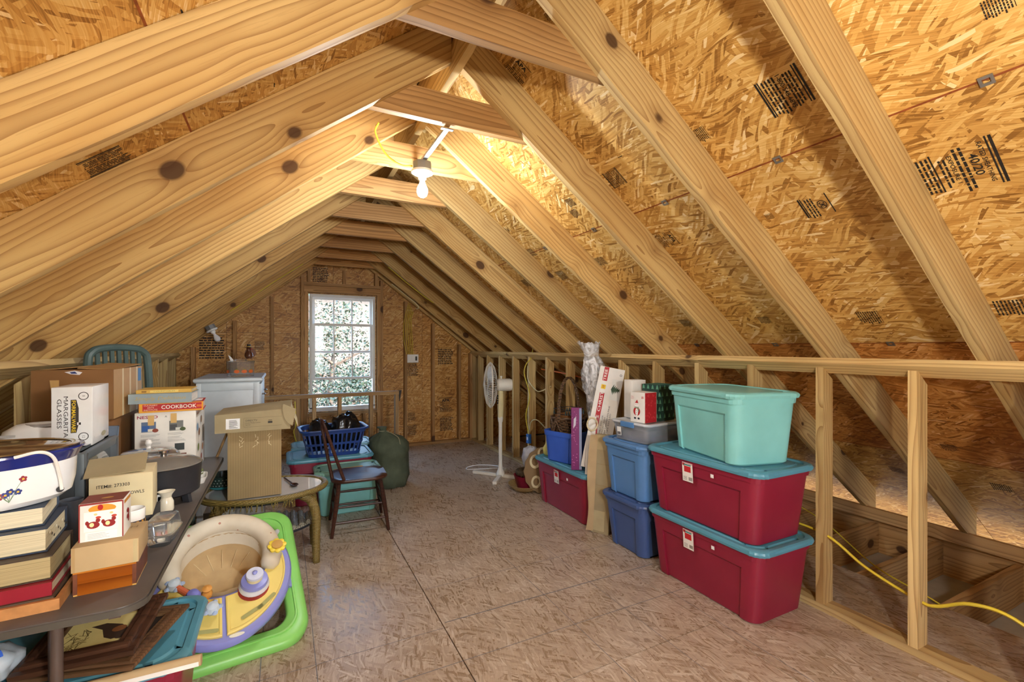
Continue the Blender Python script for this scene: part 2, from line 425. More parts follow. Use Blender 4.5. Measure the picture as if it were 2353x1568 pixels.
# painted board edges showing along the seams
M['edge_seal'] = plain('red_brown_edge_paint', '8e4a20', 0.7, 0.2, 40)
for side, xs_ in ((1, (0.805, 1.785, 2.775, 3.75)), (-1, (0.655, -0.30, -1.26))):
    a_, zs_ = (AR, zsR) if side > 0 else (AL, zsL)
    for xq in xs_:
        sv = Vector((side*math.cos(a_), 0, -math.sin(a_)))*0.0035; nv = Vector((-side*math.sin(a_), 0, -math.cos(a_)))*0.0006; q = Vector((xq, 0, zs_(xq)))+nv
        part('edge_paint', MB().add([q-sv+Vector((0, Y0, 0)), q+sv+Vector((0, Y0, 0)), q+sv+Vector((0, Y1, 0)), q-sv+Vector((0, Y1, 0))], [(0, 1, 2, 3)]), 'edge_seal', ceiling)
def rafter(side, yb):
    """2x8 with plumb cut at the ridge; yb is its far face"""
    if side > 0: a, zu, xs0, xe = AR, zuR, RX+0.019, 4.36
    else: a, zu, xs0, xe = AL, zuL, RX-0.019, -3.02
    v = RD/math.cos(a) - 0.002
    prof = [(xs0, zu(xs0)), (xe, zu(xe)), (xe, zu(xe)+v), (xs0, zu(xs0)+v)]
    k = ('raf', side)
    c = Vector(((xs0+xe)/2, 0, zu((xs0+xe)/2)+v/2)); ang = a if side > 0 else -a
    m = Matrix.Rotation(ang, 4, 'Y'); inv = m.inverted()
    if k not in _lum:
        mb = MB().prism(prof, 'y', -0.019, 0.019)
        if side < 0: mb.f = [tuple(reversed(f)) for f in mb.f]
        mb.xf(inv @ Matrix.Translation(-c)); bmh = mb.mesh('rafter')
        b_ = bmesh.new(); b_.from_mesh(bmh); bmesh.ops.recalc_face_normals(b_, faces=b_.faces); b_.to_mesh(bmh); b_.free()
        bmh.materials.append(M['pine']); _lum[k] = bmh
    return link('rafter', _lum[k], 'pine', ceiling, mw=Matrix.Translation(c+Vector((0, yb-0.019, 0))) @ m)
RAFY = [1.432+0.61*k for k in range(-5, 8)] + [6.23, 6.50]
for i, y in enumerate(RAFY):
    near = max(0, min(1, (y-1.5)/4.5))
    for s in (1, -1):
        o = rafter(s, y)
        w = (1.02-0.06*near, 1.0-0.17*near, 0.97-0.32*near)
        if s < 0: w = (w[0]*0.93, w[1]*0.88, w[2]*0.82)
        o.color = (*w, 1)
for i, y in enumerate(RAFY[:-1]):
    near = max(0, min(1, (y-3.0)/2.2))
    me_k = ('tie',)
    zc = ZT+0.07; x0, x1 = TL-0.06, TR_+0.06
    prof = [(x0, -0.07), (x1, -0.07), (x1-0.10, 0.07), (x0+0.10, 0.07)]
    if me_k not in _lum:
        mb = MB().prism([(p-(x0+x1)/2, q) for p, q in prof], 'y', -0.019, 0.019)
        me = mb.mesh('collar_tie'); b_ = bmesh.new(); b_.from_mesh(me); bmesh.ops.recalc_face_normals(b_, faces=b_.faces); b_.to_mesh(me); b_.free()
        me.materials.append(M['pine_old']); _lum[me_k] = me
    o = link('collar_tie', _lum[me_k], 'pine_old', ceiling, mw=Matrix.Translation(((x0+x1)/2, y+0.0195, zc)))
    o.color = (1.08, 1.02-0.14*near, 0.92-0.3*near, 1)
lumber('ridge_board', (RX, Y0, 2.80), (RX, Y1, 2.80), 0.036, 0.235, ceiling, 'pine')
# H-clips on the seams
def clip(x, y):
    m = Matrix.Identity(4); ay = Vector((math.cos(AR),0,-math.sin(AR))); n = Vector((-math.sin(AR),0,-math.cos(AR)))
    p = Vector((x, y, zsR(x))) + n*0.004
    if 'clip' not in _lum:
        mb = MB().box(-.016,.016,-.016,-.007,-.0015,.0015).box(-.016,.016,.007,.016,-.0015,.0015).box(-.016,-.009,-.007,.007,-.0015,.0015).box(.009,.016,-.007,.007,-.0015,.0015)
        me = mb.mesh('panel_clip'); me.materials.append(M['metal']); _lum['clip'] = me
    for i in range(3): m[i][0], m[i][1], m[i][2], m[i][3] = (0,1,0)[i], ay[i], n[i], p[i]
    link('panel_clip', _lum['clip'], 'metal', ceiling, mw=m)
for k in range(-1, 6): clip(1.787, 0.55+0.61*k)
for k in range(-1, 5): clip(2.777, 0.60+0.61*k)

# knee walls
def knee(side, name, feet, ymax, ymin):
    w = structure(name)
    zu, a = (zuR, AR) if side > 0 else (zuL, AL)
    xf = 2.575 if side > 0 else -1.10
    s = side
    lumber('bottom_plate', (xf+s*0.0445, ymin, 0.019), (xf+s*0.0445, ymax, 0.019), 0.089, 0.038, w, 'pine')
    # tilted top plate hugging the rafters
    A = Vector((xf-s*0.005, 0, zu(xf-s*0.005)-0.001)); sl = Vector((s*math.cos(a), 0, -math.sin(a))); nn = Vector((-s*math.sin(a), 0, -math.cos(a)))
    cc = A + sl*0.0445 + nn*0.019
    # two lengths butted together
    cut = 3.45 if side > 0 else 2.2
    for ya, yb in ((ymin, cut-0.001), (cut+0.001, ymax)):
        lumber('top_plate', (cc.x, ya, cc.z), (cc.x, yb, cc.z), 0.089, 0.038, w, 'pine', up=nn)
    for y in feet:
        k = ('knee', side)
        if k not in _lum:
            x0, x1 = xf, xf+s*0.089
            def top(x):
                B = A + nn*0.039
                return B.z - math.tan(a)*(x-B.x)*s
            mb = MB().prism([(x0, 0.038), (x1, 0.038), (x1, top(x1)), (x0, top(x0))], 'y', -0.019, 0.019)
            c = Vector((xf+s*0.0445, 0, 0.66)); m = Matrix.Rotation(R(-90), 4, 'Y')
            mb.xf(m.inverted() @ Matrix.Translation(-c)); me = mb.mesh('stud')
            b_ = bmesh.new(); b_.from_mesh(me); bmesh.ops.recalc_face_normals(b_, faces=b_.faces); b_.to_mesh(me); b_.free()
            me.materials.append(M['pine']); _lum[k] = (me, c, m)
        me, c, m = _lum[k]
        o = link('stud', me, 'pine', w, mw=Matrix.Translation(c+Vector((0, y, 0))) @ m)
        o.color = (1.0, 0.97, 0.93, 1)
    return w
studs = [1.038+0.4064*k for k in range(0, 13)] + [6.25, 6.48]
wall_right = knee(1, 'wall_right', studs + [1.038-0.4064*k for k in range(1, 7)], Y1-0.03, Y0+0.03)
wall_left = knee(-1, 'wall_left', [1.10+0.4064*k for k in range(-6, 14) if Y0 < 1.10+0.4064*k < Y1-.1], Y1-0.03, Y0+0.03)
# outer plates at the rafter feet
eave_r = structure('trim_1'); lumber('eave_plate', (4.22, Y0, 0.085), (4.22, Y1, 0.085), 0.038, 0.089, eave_r, 'pine_old')
lumber('rim_board', (4.36, Y0, -0.12), (4.36, Y1, -0.12), 0.03, 0.30, eave_r, 'pine_old')
eave_l = structure('trim_2'); lumber('eave_plate', (-2.9, Y0, 0.085), (-2.9, Y1, 0.085), 0.038, 0.089, eave_l, 'pine_old')
lumber('rim_board', (-3.1, Y0, -0.12), (-3.1, Y1, -0.12), 0.03, 0.30, eave_l, 'pine_old')

# gable walls: OSB boards behind studs, with a window opening
WX0, WX1, WZ0, WZ1 = 0.30, 1.145, 0.565, 2.125
def roofz(x): return min(zsR(x), zsL(x)) - 0.01
def gable_panel(parent, y, xa, xb, za, zb, sgn, color):
    """board clipped to the roof line, with the window hole cut by splitting"""
    def emit(xa, xb, za, zb):
        pts = [(xa, za), (xb, za)]
        tops = [x for x in (xb, RX, xa) if xa <= x <= xb]; tops = sorted(set(tops), reverse=True)
        up = []
        n = 12
        for i in range(n+1):
            x = xb + (xa-xb)*i/n; up.append((x, min(zb, roofz(x))))
        up = [(x, max(z, za)) for x, z in up]
        if max(z for _, z in up) - za < 0.02: return
        poly = pts + up
        # drop collinear points
        q = []
        for i, p in enumerate(poly):
            a, b = poly[i-1], poly[(i+1) % len(poly)]
            if abs((p[0]-a[0])*(b[1]-a[1])-(p[1]-a[1])*(b[0]-a[0])) > 1e-7: q.append(p)
        if len(q) < 3: return
        cx, cz = (xa+xb)/2, (za+zb)/2
        mb = MB().prism([(px-cx, pz-cz) for px, pz in q], 'z', -0.011, 0.0)
        me = mb.mesh('sheathing_panel'); b_ = bmesh.new(); b_.from_mesh(me); bmesh.ops.recalc_face_normals(b_, faces=b_.faces); b_.to_mesh(me); b_.free()
        m = Matrix.Translation((cx, y, cz)) @ Matrix.Rotation(R(90), 4, 'X')
        if sgn < 0: m = Matrix.Translation((cx, y+0.011, cz)) @ Matrix.Rotation(R(90), 4, 'X')
        o = link('sheathing_panel', me, 'osb', parent, mw=m); o.color = (*shade(color, 0.06), 1)
    g = 0.003
    for (a, b, c, d) in ((xa, min(xb, WX0), za, zb), (max(xa, WX1), xb, za, zb), (max(xa, WX0), min(xb, WX1), za, min(zb, WZ0)), (max(xa, WX0), min(xb, WX1), max(za, WZ1), zb)):
        if b-a > 0.02 and d-c > 0.02: emit(a+g*0, b-g, c, d-g)
GC = (0.86, 0.70, 0.54)
def gable(name, y, sgn):
    w = structure(name)
    for i, xa in enumerate((-3.05, -1.84, -0.62, 0.60, 1.82, 3.04)):
        xb = min(xa+1.22, 4.3)
        for za, zb in ((-0.02, 1.60), (1.60, 2.95)):
            gable_panel(w, y, xa, xb, za, zb, sgn, GC)
    # outer cladding keeps the joints dark
    ya, yb = (y+0.013, y+0.03) if sgn > 0 else (y-0.03, y-0.013)
    for a, b, c, d in ((-3.3, WX0-0.002, -0.3, 0), (WX1+0.002, 4.6, -0.3, 0), (WX0-0.002, WX1+0.002, -0.3, WZ0-0.002), (WX0-0.002, WX1+0.002, WZ1+0.002, 0)):
        n = 14; bot = [(a, c), (b, c)]
        if d: poly = bot + [(b, d), (a, d)]
        else:
            poly = bot + [(b+(a-b)*i/n, max(c+0.001, roofz(b+(a-b)*i/n)+0.005)) for i in range(n+1)]
            if a < RX < b: poly = bot + [(b, roofz(b)), (RX, roofz(RX)), (a, roofz(a))]
        part('cladding', MB().prism(poly, 'y', ya, yb), 'felt', w)
    yc = y-0.0455 if sgn > 0 else y+0.0575
    pc = (0.93, 0.80, 0.64)
    def st(x, za, zb): lumber('stud', (x, yc, za), (x, yc, zb), 0.038, 0.089, w, 'pine_old', up=(0,1,0), color=(1.05, 0.95, 0.85))
    for x in (-0.95, -0.53, -0.125, 1.56, 1.965, 2.37, 2.555):
        zt = (zuR(x+0.02) if x > RX else zuL(x-0.02)) - 0.03
        st(x, 0.038, zt)
    for x in (0.222, 1.222):
        st(x, 0.038, (zuR(x+0.02) if x > RX else zuL(x-0.02)) - 0.005)
    for x in (0.262, 1.182): st(x, 0.038, WZ1+0.015)
    for x in (0.42, 0.70, 0.99): st(x, 0.038, WZ0-0.05)
    lumber('sill_plate', (0.282, yc, WZ0-0.03), (1.162, yc, WZ0-0.03), 0.089, 0.038, w, 'pine_old')
    lumber('header', (0.242, yc-0.02*sgn, WZ1+0.055), (1.202, yc-0.02*sgn, WZ1+0.055), 0.038, 0.085, w, 'pine_old', color=(1.1, 1.0, 0.9))
    lumber('header_plate', (0.242, yc, WZ1+0.12), (1.202, yc, WZ1+0.12), 0.089, 0.038, w, 'pine_old', color=(1.1, 1.0, 0.9))
    for x in (0.30, 0.735, 1.15): st(x, WZ1+0.14, ZT-0.02)
    lumber('bottom_plate', (-1.0, yc, 0.019), (2.56, yc, 0.019), 0.089, 0.038, w, 'pine_old', color=(1.1, 1.0, 0.9))
    return w
wall_back = gable('wall_back', Y1, 1)
wall_front = gable('wall_front', Y0, -1)

# windows: white double-hung, the back one with its lower sash pushed up
M['glass'] = None
t = NT('window_glass'); t.b.inputs['Base Color'].default_value = (1,1,1,1); t.b.inputs['Roughness'].default_value = 0.0
gl = t.new('BsdfGlossy', i_Roughness=0.0); tr = t.new('BsdfTransparent'); mx = t.new('MixShader', i_0=0.025)
t.link(tr.outputs[0], mx.inputs[1]); t.link(gl.outputs[0], mx.inputs[2]); t.link(mx.outputs[0], t.n['Material Output'].inputs[0]); M['glass'] = t.m
def window(name, y, s, raised):
    w = structure(name)
    x0, x1, z0, z1 = WX0+0.006, WX1-0.006, WZ0+0.006, WZ1-0.006
    yi = y-0.055*s; yo = y+0.02*s
    ya, yb = min(yi, yo), max(yi, yo)
    f = 0.035
    for nm, bx in (('jamb', (x0, x0+f, ya, yb, z0+f, z1-f)), ('jamb', (x1-f, x1, ya, yb, z0+f, z1-f)), ('head', (x0, x1, ya, yb, z1-f, z1)), ('sill', (x0, x1, ya, yb, z0, z0+f+0.02))):
        part(nm, MB().box(*bx), 'vinyl', w, bevel=0.003)
    def sash(zb, zt, yc, rows):
        r = 0.032; xa, xb = x0+f, x1-f; d = 0.011
        s_ = part('sash', MB().box(xa, xa+r, yc-d, yc+d, zb, zt).box(xb-r, xb, yc-d, yc+d, zb, zt).box(xa+r, xb-r, yc-d, yc+d, zt-r, zt).box(xa+r, xb-r, yc-d, yc+d, zb, zb+r), 'vinyl', w)
        gx0, gx1, gz0, gz1 = xa+r, xb-r, zb+r, zt-r
        for i in range(1, 3):
            x = gx0+(gx1-gx0)*i/3; part('muntin', MB().box(x-.008, x+.008, yc-.006, yc+.006, gz0, gz1), 'vinyl', s_)
        for j in range(1, rows):
            z = gz0+(gz1-gz0)*j/rows; part('muntin', MB().box(gx0, gx1, yc-.0055, yc+.0055, z-.008, z+.008), 'vinyl', s_)
        for i in range(3):
            for j in range(rows):
                xa2, xb2 = gx0+(gx1-gx0)*i/3, gx0+(gx1-gx0)*(i+1)/3; za2, zb2 = gz0+(gz1-gz0)*j/rows, gz0+(gz1-gz0)*(j+1)/rows
                part('pane', MB().add([(xa2,yc,za2),(xb2,yc,za2),(xb2,yc,zb2),(xa2,yc,zb2)], [(0,1,2,3)]), 'glass', s_)
    H = (z1-z0-2*f-0.02)
    yu, yl = y+0.004*s, y-0.028*s
    sash(z0+f+0.02+H/2-0.016, z1-f, yu, 2)
    if raised: sash(0.985, 0.985+H/2+0.02, yl, 2)
    else: sash(z0+f+0.02, z0+f+0.02+H/2+0.016, yl, 2)
    return w
window_1 = window('window_1', Y1, 1, True)
window_added = window('window_added', Y0, -1, False)  # unseen window added in the front gable to bring daylight from behind
# ------------------------------------------------------------------ outside the window
M['ground_out'] = plain('dry_leafy_ground', '62503f', 0.95, 0.25, 3.0)
M['stucco'] = plain('pale_pink_stucco', '61534a', 0.9, 0.05, 8.0)
M['leaf'] = plain('tree_leaf', '33402a', 0.6, 0.4, 3.0)
M['bark'] = plain('tree_bark', '6a5546', 0.9, 0.3, 20)
g = part('ground_outside', MB().box(-60, 60, -60, 80, -3.4, -3.3), 'ground_out'); g['kind'] = 'structure'
nb = thing('neighbour_house', 'pale pink neighbouring house wall seen through the window behind the tree', 'house', (-2, 21, -3.3))
part('wall', MB().box(-9, 9, 0, 5, 0, 7.2), 'stucco', nb)
part('roof', MB().prism([(-9.5, 7.2), (9.5, 7.2), (0, 11)], 'y', -0.4, 5.4), 'bark', nb)
def tree(loc, h, rad, n, seed, label):
    rnd = random.Random(seed)
    t = thing('leafy_tree', label, 'tree', loc)
    mb = MB(); mb.tube(spline([(0,0,0),(0.08,0.03,h*0.3),(-0.05,0.1,h*0.6),(0.1,0,h*0.92)], 4), [0.13-0.11*i/12 for i in range(13)], 8)
    for i in range(11):
        a = rnd.uniform(0, 6.28); z = h*rnd.uniform(0.35, 0.85)
        mb.tube(spline([(0,0,z),(math.cos(a)*rad*0.4, math.sin(a)*rad*0.4, z+0.35),(math.cos(a)*rad*0.85, math.sin(a)*rad*0.85, z+0.5)], 3), [0.035-0.03*k/6 for k in range(7)], 5)
    part('trunk', mb, 'bark', t)
    mb = MB()
    clumps = []
    for i in range(46):
        d = Vector((rnd.gauss(0,1), rnd.gauss(0,1), rnd.gauss(0,1))).normalized()*rad*rnd.uniform(0.35, 1.0)
        clumps.append(Vector((d.x, d.y, h*0.66+d.z*h*0.36/rad)))
    for i in range(n):
        c = rnd.choice(clumps); p = c+Vector((rnd.gauss(0,.28), rnd.gauss(0,.28), rnd.gauss(0,.2)))
        u = Vector((rnd.uniform(-1,1), rnd.uniform(-1,1), rnd.uniform(-1,1))).normalized(); v = u.cross(Vector((rnd.uniform(-1,1), rnd.uniform(-1,1), 1))).normalized()
        s = rnd.uniform(0.022, 0.045)
        mb.add([p-u*s, p+v*s*0.5, p+u*s, p-v*s*0.5], [(0,1,2,3)])
    o = part('foliage', mb, 'leaf', t); o['kind'] = 'stuff'
tree((0.9, 10.2, -3.3), 5.6, 1.7, 15000, 3, 'leafy green tree directly outside the window')
tree((-1.6, 13.5, -3.3), 4.4, 1.7, 9000, 5, 'smaller leafy tree further off behind the nearer tree outside')
# ------------------------------------------------------------------ lamps and wiring
def emis(name, col, s):
    t = NT(name); t.b.inputs['Emission Color'].default_value = (*col, 1); t.b.inputs['Emission Strength'].default_value = s
    t.b.inputs['Base Color'].default_value = (0.9, 0.9, 0.9, 1); return t.m
M['bulb_on'] = emis('lit_bulb', (0.86, 0.93, 1.0), 40.0)
M['bulb_off'] = plain('frosted_bulb', 'eeeef2', 0.3, 0.01)
M['porcelain'] = plain('white_porcelain', 'f0f0ee', 0.25, 0.01)
M['box_grey'] = plain('grey_electrical_box', '8e9296', 0.45, 0.05, metal=0.5)
def bulb_profile(): return [(0.0135, 0.0), (0.0135, -0.022), (0.018, -0.034), (0.029, -0.058), (0.031, -0.078), (0.024, -0.098), (0.010, -0.108), (0.001, -0.110)]
def ceiling_lamp(x, y, z, bar, label, watts, lit=True, col=(0.90, 0.95, 1.0)):
    t = thing('ceiling_lamp', label, 'lamp', (x, y, z))
    part('bar_hanger', MB().box(-0.012, 0.012, -bar, 0.13, 0.047, 0.051).box(-0.012, -0.009, -bar, 0.13, 0.051, 0.062).box(0.009, 0.012, -bar, 0.13, 0.051, 0.062).box(-.03,.03,-bar-.02,-bar,.047,.050), 'metal', t)
    part('junction_box', MB().lathe([(0.052, 0.0), (0.052, 0.047), (0.001, 0.047)], 8, smooth=False), 'box_grey', t)
    part('lampholder', MB().lathe([(0.001, 0.0), (0.060, 0.0), (0.060, -0.012), (0.050, -0.018), (0.026, -0.02), (0.022, -0.045), (0.018, -0.046), (0.001, -0.046)], 24), 'porcelain', t)
    b = MB().lathe([(r, q-0.04) for r, q in bulb_profile()], 20)
    part('bulb', b, 'bulb_on' if lit else 'bulb_off', t)
    if lit:
        ld = bpy.data.lights.new('bulb_light', 'POINT'); ld.energy = watts; ld.color = col; ld.shadow_soft_size = 0.035
        lo = bpy.data.objects.new('bulb_light', ld); C.objects.link(lo); lo.parent = t; lo.location = (0, 0, -0.19)
    return t
ceiling_lamp(0.695, 2.50, 2.40, 0.42, 'lit bare bulb under a round grey box hanging from the collar ties', BULB_W)
t = thing('fill_pendant', 'lit bare bulb on a cord behind the camera, out of the picture', 'lamp', (0.5, -0.45, 1.75))  # added out of view to brighten the near end of the attic
part('cord', MB().tube([(0, 0, 0.04), (0, 0, 0.94)], 0.004, 6), 'white', t)
part('socket', MB().lathe([(0.001, 0.04), (0.018, 0.04), (0.022, 0.0), (0.022, -0.03), (0.001, -0.031)], 20), 'porcelain', t)
part('bulb', MB().lathe([(r, q-0.02) for r, q in bulb_profile()], 20), 'bulb_on', t)
ld = bpy.data.lights.new('bulb_light', 'POINT'); ld.energy = FILL_BULB_W; ld.color = (1.0, 0.90, 0.76); ld.shadow_soft_size = 0.06
lo = bpy.data.objects.new('bulb_light', ld); C.objects.link(lo); lo.parent = t; lo.location = (0, 0, -0.2)
# unlit bulb on the low left rafter
t = thing('rafter_lamp', 'unlit white bulb in a porcelain holder on the low left rafter', 'lamp', (-0.73, 6.05, 1.64), rot=(0, R(-28), 0))
part('junction_box', MB().lathe([(0.052, -0.03), (0.052, 0.02), (0.001, 0.02)], 8, smooth=False), 'box_grey', t)
part('lampholder', MB().lathe([(0.001, -0.03), (0.060, -0.03), (0.060, -0.042), (0.050, -0.048), (0.026, -0.05), (0.022, -0.075), (0.001, -0.076)], 24), 'porcelain', t)
part('bulb', MB().lathe([(r, q-0.07) for r, q in bulb_profile()], 20), 'bulb_off', t)
# ------------------------------------------------------------------ shared builders for boxes, bins and books
def col(hexv, rough=0.6):
    k = 'flat_'+hexv+('' if rough == 0.6 else str(rough))
    if k not in M: M[k] = plain('print_'+hexv, hexv, rough, 0.03, 30)
    return k
def m_card(name, c, corr=0.0, axis=0):
    t = NT(name); c = srgb(c); tc = t.new('TexCoord')
    nz = t.new('TexNoise', i_Scale=7.0, i_Detail=5.0); t.link(tc.outputs['Object'], nz.inputs['Vector'])
    cc = t.ramp(nz.outputs[0], [(0.3, tuple(x*0.86 for x in c)), (0.7, tuple(min(1, x*1.06) for x in c))])
    if corr:
        sp = t.new('SeparateXYZ'); t.link(tc.outputs['Object'], sp.inputs[0])
        w = t.math('SINE', t.math('MULTIPLY', sp.outputs[axis], 480.0))
        cc = t.mix(t.math('MULTIPLY_ADD', w, corr*0.5, corr*0.5), cc, tuple(x*0.7 for x in c))
    t.link(cc, t.b.inputs['Base Color']); t.b.inputs['Roughness'].default_value = 0.8; t.b.inputs['Specular IOR Level'].default_value = 0.2
    return t.m
M['card'] = m_card('brown_cardboard', 'b08a5a'); M['card_dark'] = m_card('dark_brown_cardboard', '86603c')
M['card_corr'] = m_card('ribbed_cardboard', 'a08a64', 0.5); M['card_tan'] = m_card('tan_cardboard', 'b89f78'); M['card_cream'] = m_card('cream_cardboard', 'dccfa8')
M['card_white'] = m_card('white_cardboard', 'e6e4de'); M['card_grey'] = m_card('greyish_cardboard', 'a09272')
M['tape'] = plain('packing_tape', 'd8c79a', 0.15, 0.05, trans=0.35)
class Pr:
    """flat print on faces of a box w x d x h standing on its origin"""
    def __init__(s, w, d, h): s.w, s.d, s.h = w, d, h; s.mb = MB(); s.ms = []
    def m(s, c):
        c = col(c) if c not in M else c
        if c not in s.ms: s.ms.append(c)
        return s.ms.index(c)
    def fr(s, face, u, v, lift):
        e = 0.0006*lift
        return {'F': ((u, -s.d/2-e, v), (1,0,0), (0,0,1)), 'R': ((s.w/2+e, u, v), (0,1,0), (0,0,1)), 'L': ((-s.w/2-e, -u, v), (0,-1,0), (0,0,1)),
                'T': ((u, v, s.h+e), (1,0,0), (0,1,0))}[face]
    def rot(s, x, y, a):
        x, y = Vector(x), Vector(y); c, n = math.cos(R(a)), math.sin(R(a)); return x*c+y*n, y*c-x*n
    def text(s, face, u, v, txt, h, c, w=None, rot=0, lift=2, bold=0.0, shear=0.0):
        o, x, y = s.fr(face, u, v, lift); x, y = s.rot(x, y, rot); put_text(s.mb, txt, o, x, y, h, w, s.m(c), bold, shear)
    def rect(s, face, u, v, w, h, c, rot=0, lift=1):
        o, x, y = s.fr(face, u, v, lift); x, y = s.rot(x, y, rot); put_rect(s.mb, o, x, y, w, h, s.m(c))
    def disc(s, face, u, v, r, c, ry=None, lift=2, n=16):
        o, x, y = s.fr(face, u, v, lift); put_disc(s.mb, o, x, y, r, ry, s.m(c), n)
    def ring(s, face, u, v, r0, r1, c, lift=2):
        o, x, y = s.fr(face, u, v, lift); put_ring(s.mb, o, x, y, r0, r1, s.m(c))
    def poly(s, face, u, v, pts, c, lift=2, rot=0):
        o, x, y = s.fr(face, u, v, lift); x, y = s.rot(x, y, rot); put_poly(s.mb, o, x, y, pts, s.m(c))
    def lines(s, face, u, v, w, n, pitch, c, th=0.0012, seed=1, lift=2):
        r = random.Random(seed)
        for i in range(n):
            q = w*r.uniform(0.55, 1.0); s.rect(face, u-(w-q)/2, v-i*pitch, q, th, c, lift=lift)
    def done(s, parent, name='printing'):
        if not s.mb.f: return None
        o = part(name, s.mb, s.ms, parent); o['kind'] = 'stuff'; return o
def carton(name, label, cat, loc, w, d, h, rotz=0.0, mat='card', rot=None, bevel=0.002, group=None):
    t = thing(name, label, cat, loc, R(rotz), group, rot)
    part('body', MB().box(-w/2, w/2, -d/2, d/2, 0, h), mat, t, bevel=bevel)
    return t, Pr(w, d, h)
def book(label, loc, w, d, h, rotz, cover, pages='e6dcc0', spine='front', round_=False, group=None):
    """closed book lying flat; spine on 'front' (-y) or 'back'"""
    t = thing('book', label, 'book', loc, R(rotz), group); c = 0.0028
    s = -1 if spine == 'front' else 1
    mb = MB().box(-w/2, w/2, -d/2, d/2, 0, c).box(-w/2, w/2, -d/2, d/2, h-c, h)
    ys = s*d/2
    mb.box(-w/2, w/2, min(ys, ys-s*c), max(ys, ys-s*c), c, h-c)
    part('cover', mb, col(cover, 0.45), t)
    ya, yb = sorted((ys-s*c, -s*(d/2-0.006)))
    part('pages', MB().box(-w/2+0.005, w/2-0.005, ya, yb, c, h-c), m_pages(pages), t)
    return t, Pr(w, d, h)
def m_pages(hexv):
    k = 'pages_'+hexv
    if k not in M:
        t = NT(k); c = srgb(hexv); tc = t.new('TexCoord'); sp = t.new('SeparateXYZ'); t.link(tc.outputs['Object'], sp.inputs[0])
        nz = t.new('TexNoise', i_Scale=1.0, i_Detail=3.0); mp = t.new('Mapping'); mp.inputs['Scale'].default_value = (6, 6, 900); t.link(tc.outputs['Object'], mp.inputs[0]); t.link(mp.outputs[0], nz.inputs['Vector'])
        t.link(t.ramp(nz.outputs[0], [(0.3, tuple(x*0.62 for x in c)), (0.7, c)]), t.b.inputs['Base Color']); t.b.inputs['Roughness'].default_value = 0.85
        M[k] = t.m
    return k
def pring(w, d, r, z, inset, pw, pd, n=6, wob=0.0, ends=True):
    """rounded rectangle with flat recessed fields in the middle of each side"""
    out = []
    cs = ((1,1,0),(-1,1,90),(-1,-1,180),(1,-1,270))
    for k, (sx, sy, a0) in enumerate(cs):
        for i in range(n+1):
            a = R(a0+90*i/n); rr = r+(wob if i % 2 else -wob)
            out.append((sx*(w/2-r)+rr*math.cos(a), sy*(d/2-r)+rr*math.sin(a), z))
        si = inset; inset = inset if (ends or k % 2) else 0.0
        if k == 0: q = [(pw/2, d/2), (pw/2, d/2-inset), (-pw/2, d/2-inset), (-pw/2, d/2)]
        elif k == 1: q = [(-w/2, pd/2), (-w/2+inset, pd/2), (-w/2+inset, -pd/2), (-w/2, -pd/2)]
        elif k == 2: q = [(-pw/2, -d/2), (-pw/2, -d/2+inset), (pw/2, -d/2+inset), (pw/2, -d/2)]
        else: q = [(w/2, -pd/2), (w/2-inset, -pd/2), (w/2-inset, pd/2), (w/2, pd/2)]
        out += [(x, y, z) for x, y in q]; inset = si
    return out
def m_poly(name, c, rough=0.38):
    t = NT(name); c = srgb(c); tc = t.new('TexCoord'); nz = t.new('TexNoise', i_Scale=5.0, i_Detail=5.0); t.link(tc.outputs['Object'], nz.inputs['Vector'])
    fz = t.new('TexNoise', i_Scale=900.0, i_Detail=1.0); t.link(tc.outputs['Object'], fz.inputs['Vector'])
    t.link(t.ramp(nz.outputs[0], [(0.3, tuple(x*0.9 for x in c)), (0.75, tuple(min(1, x*1.07+0.004) for x in c))]), t.b.inputs['Base Color'])
    t.b.inputs['Roughness'].default_value = rough; t.bump(fz.outputs[0], 0.06, 0.0006); return t.m
M['red_poly'] = m_poly('red_storage_plastic', '8a1a35'); M['teal_poly'] = m_poly('teal_storage_plastic', '5596ac'); M['aqua_poly'] = m_poly('aqua_storage_plastic', '83c9c6')
M['blue_poly'] = m_poly('mid_blue_storage_plastic', '5583b8'); M['navy_poly'] = m_poly('slate_blue_storage_plastic', '40598c'); M['sage_poly'] = m_poly('sage_green_plastic', '7fae9c')
M['deepteal'] = m_poly('deep_teal_plastic', '2f6b75'); M['royal'] = m_poly('royal_blue_plastic', '3a62c4')
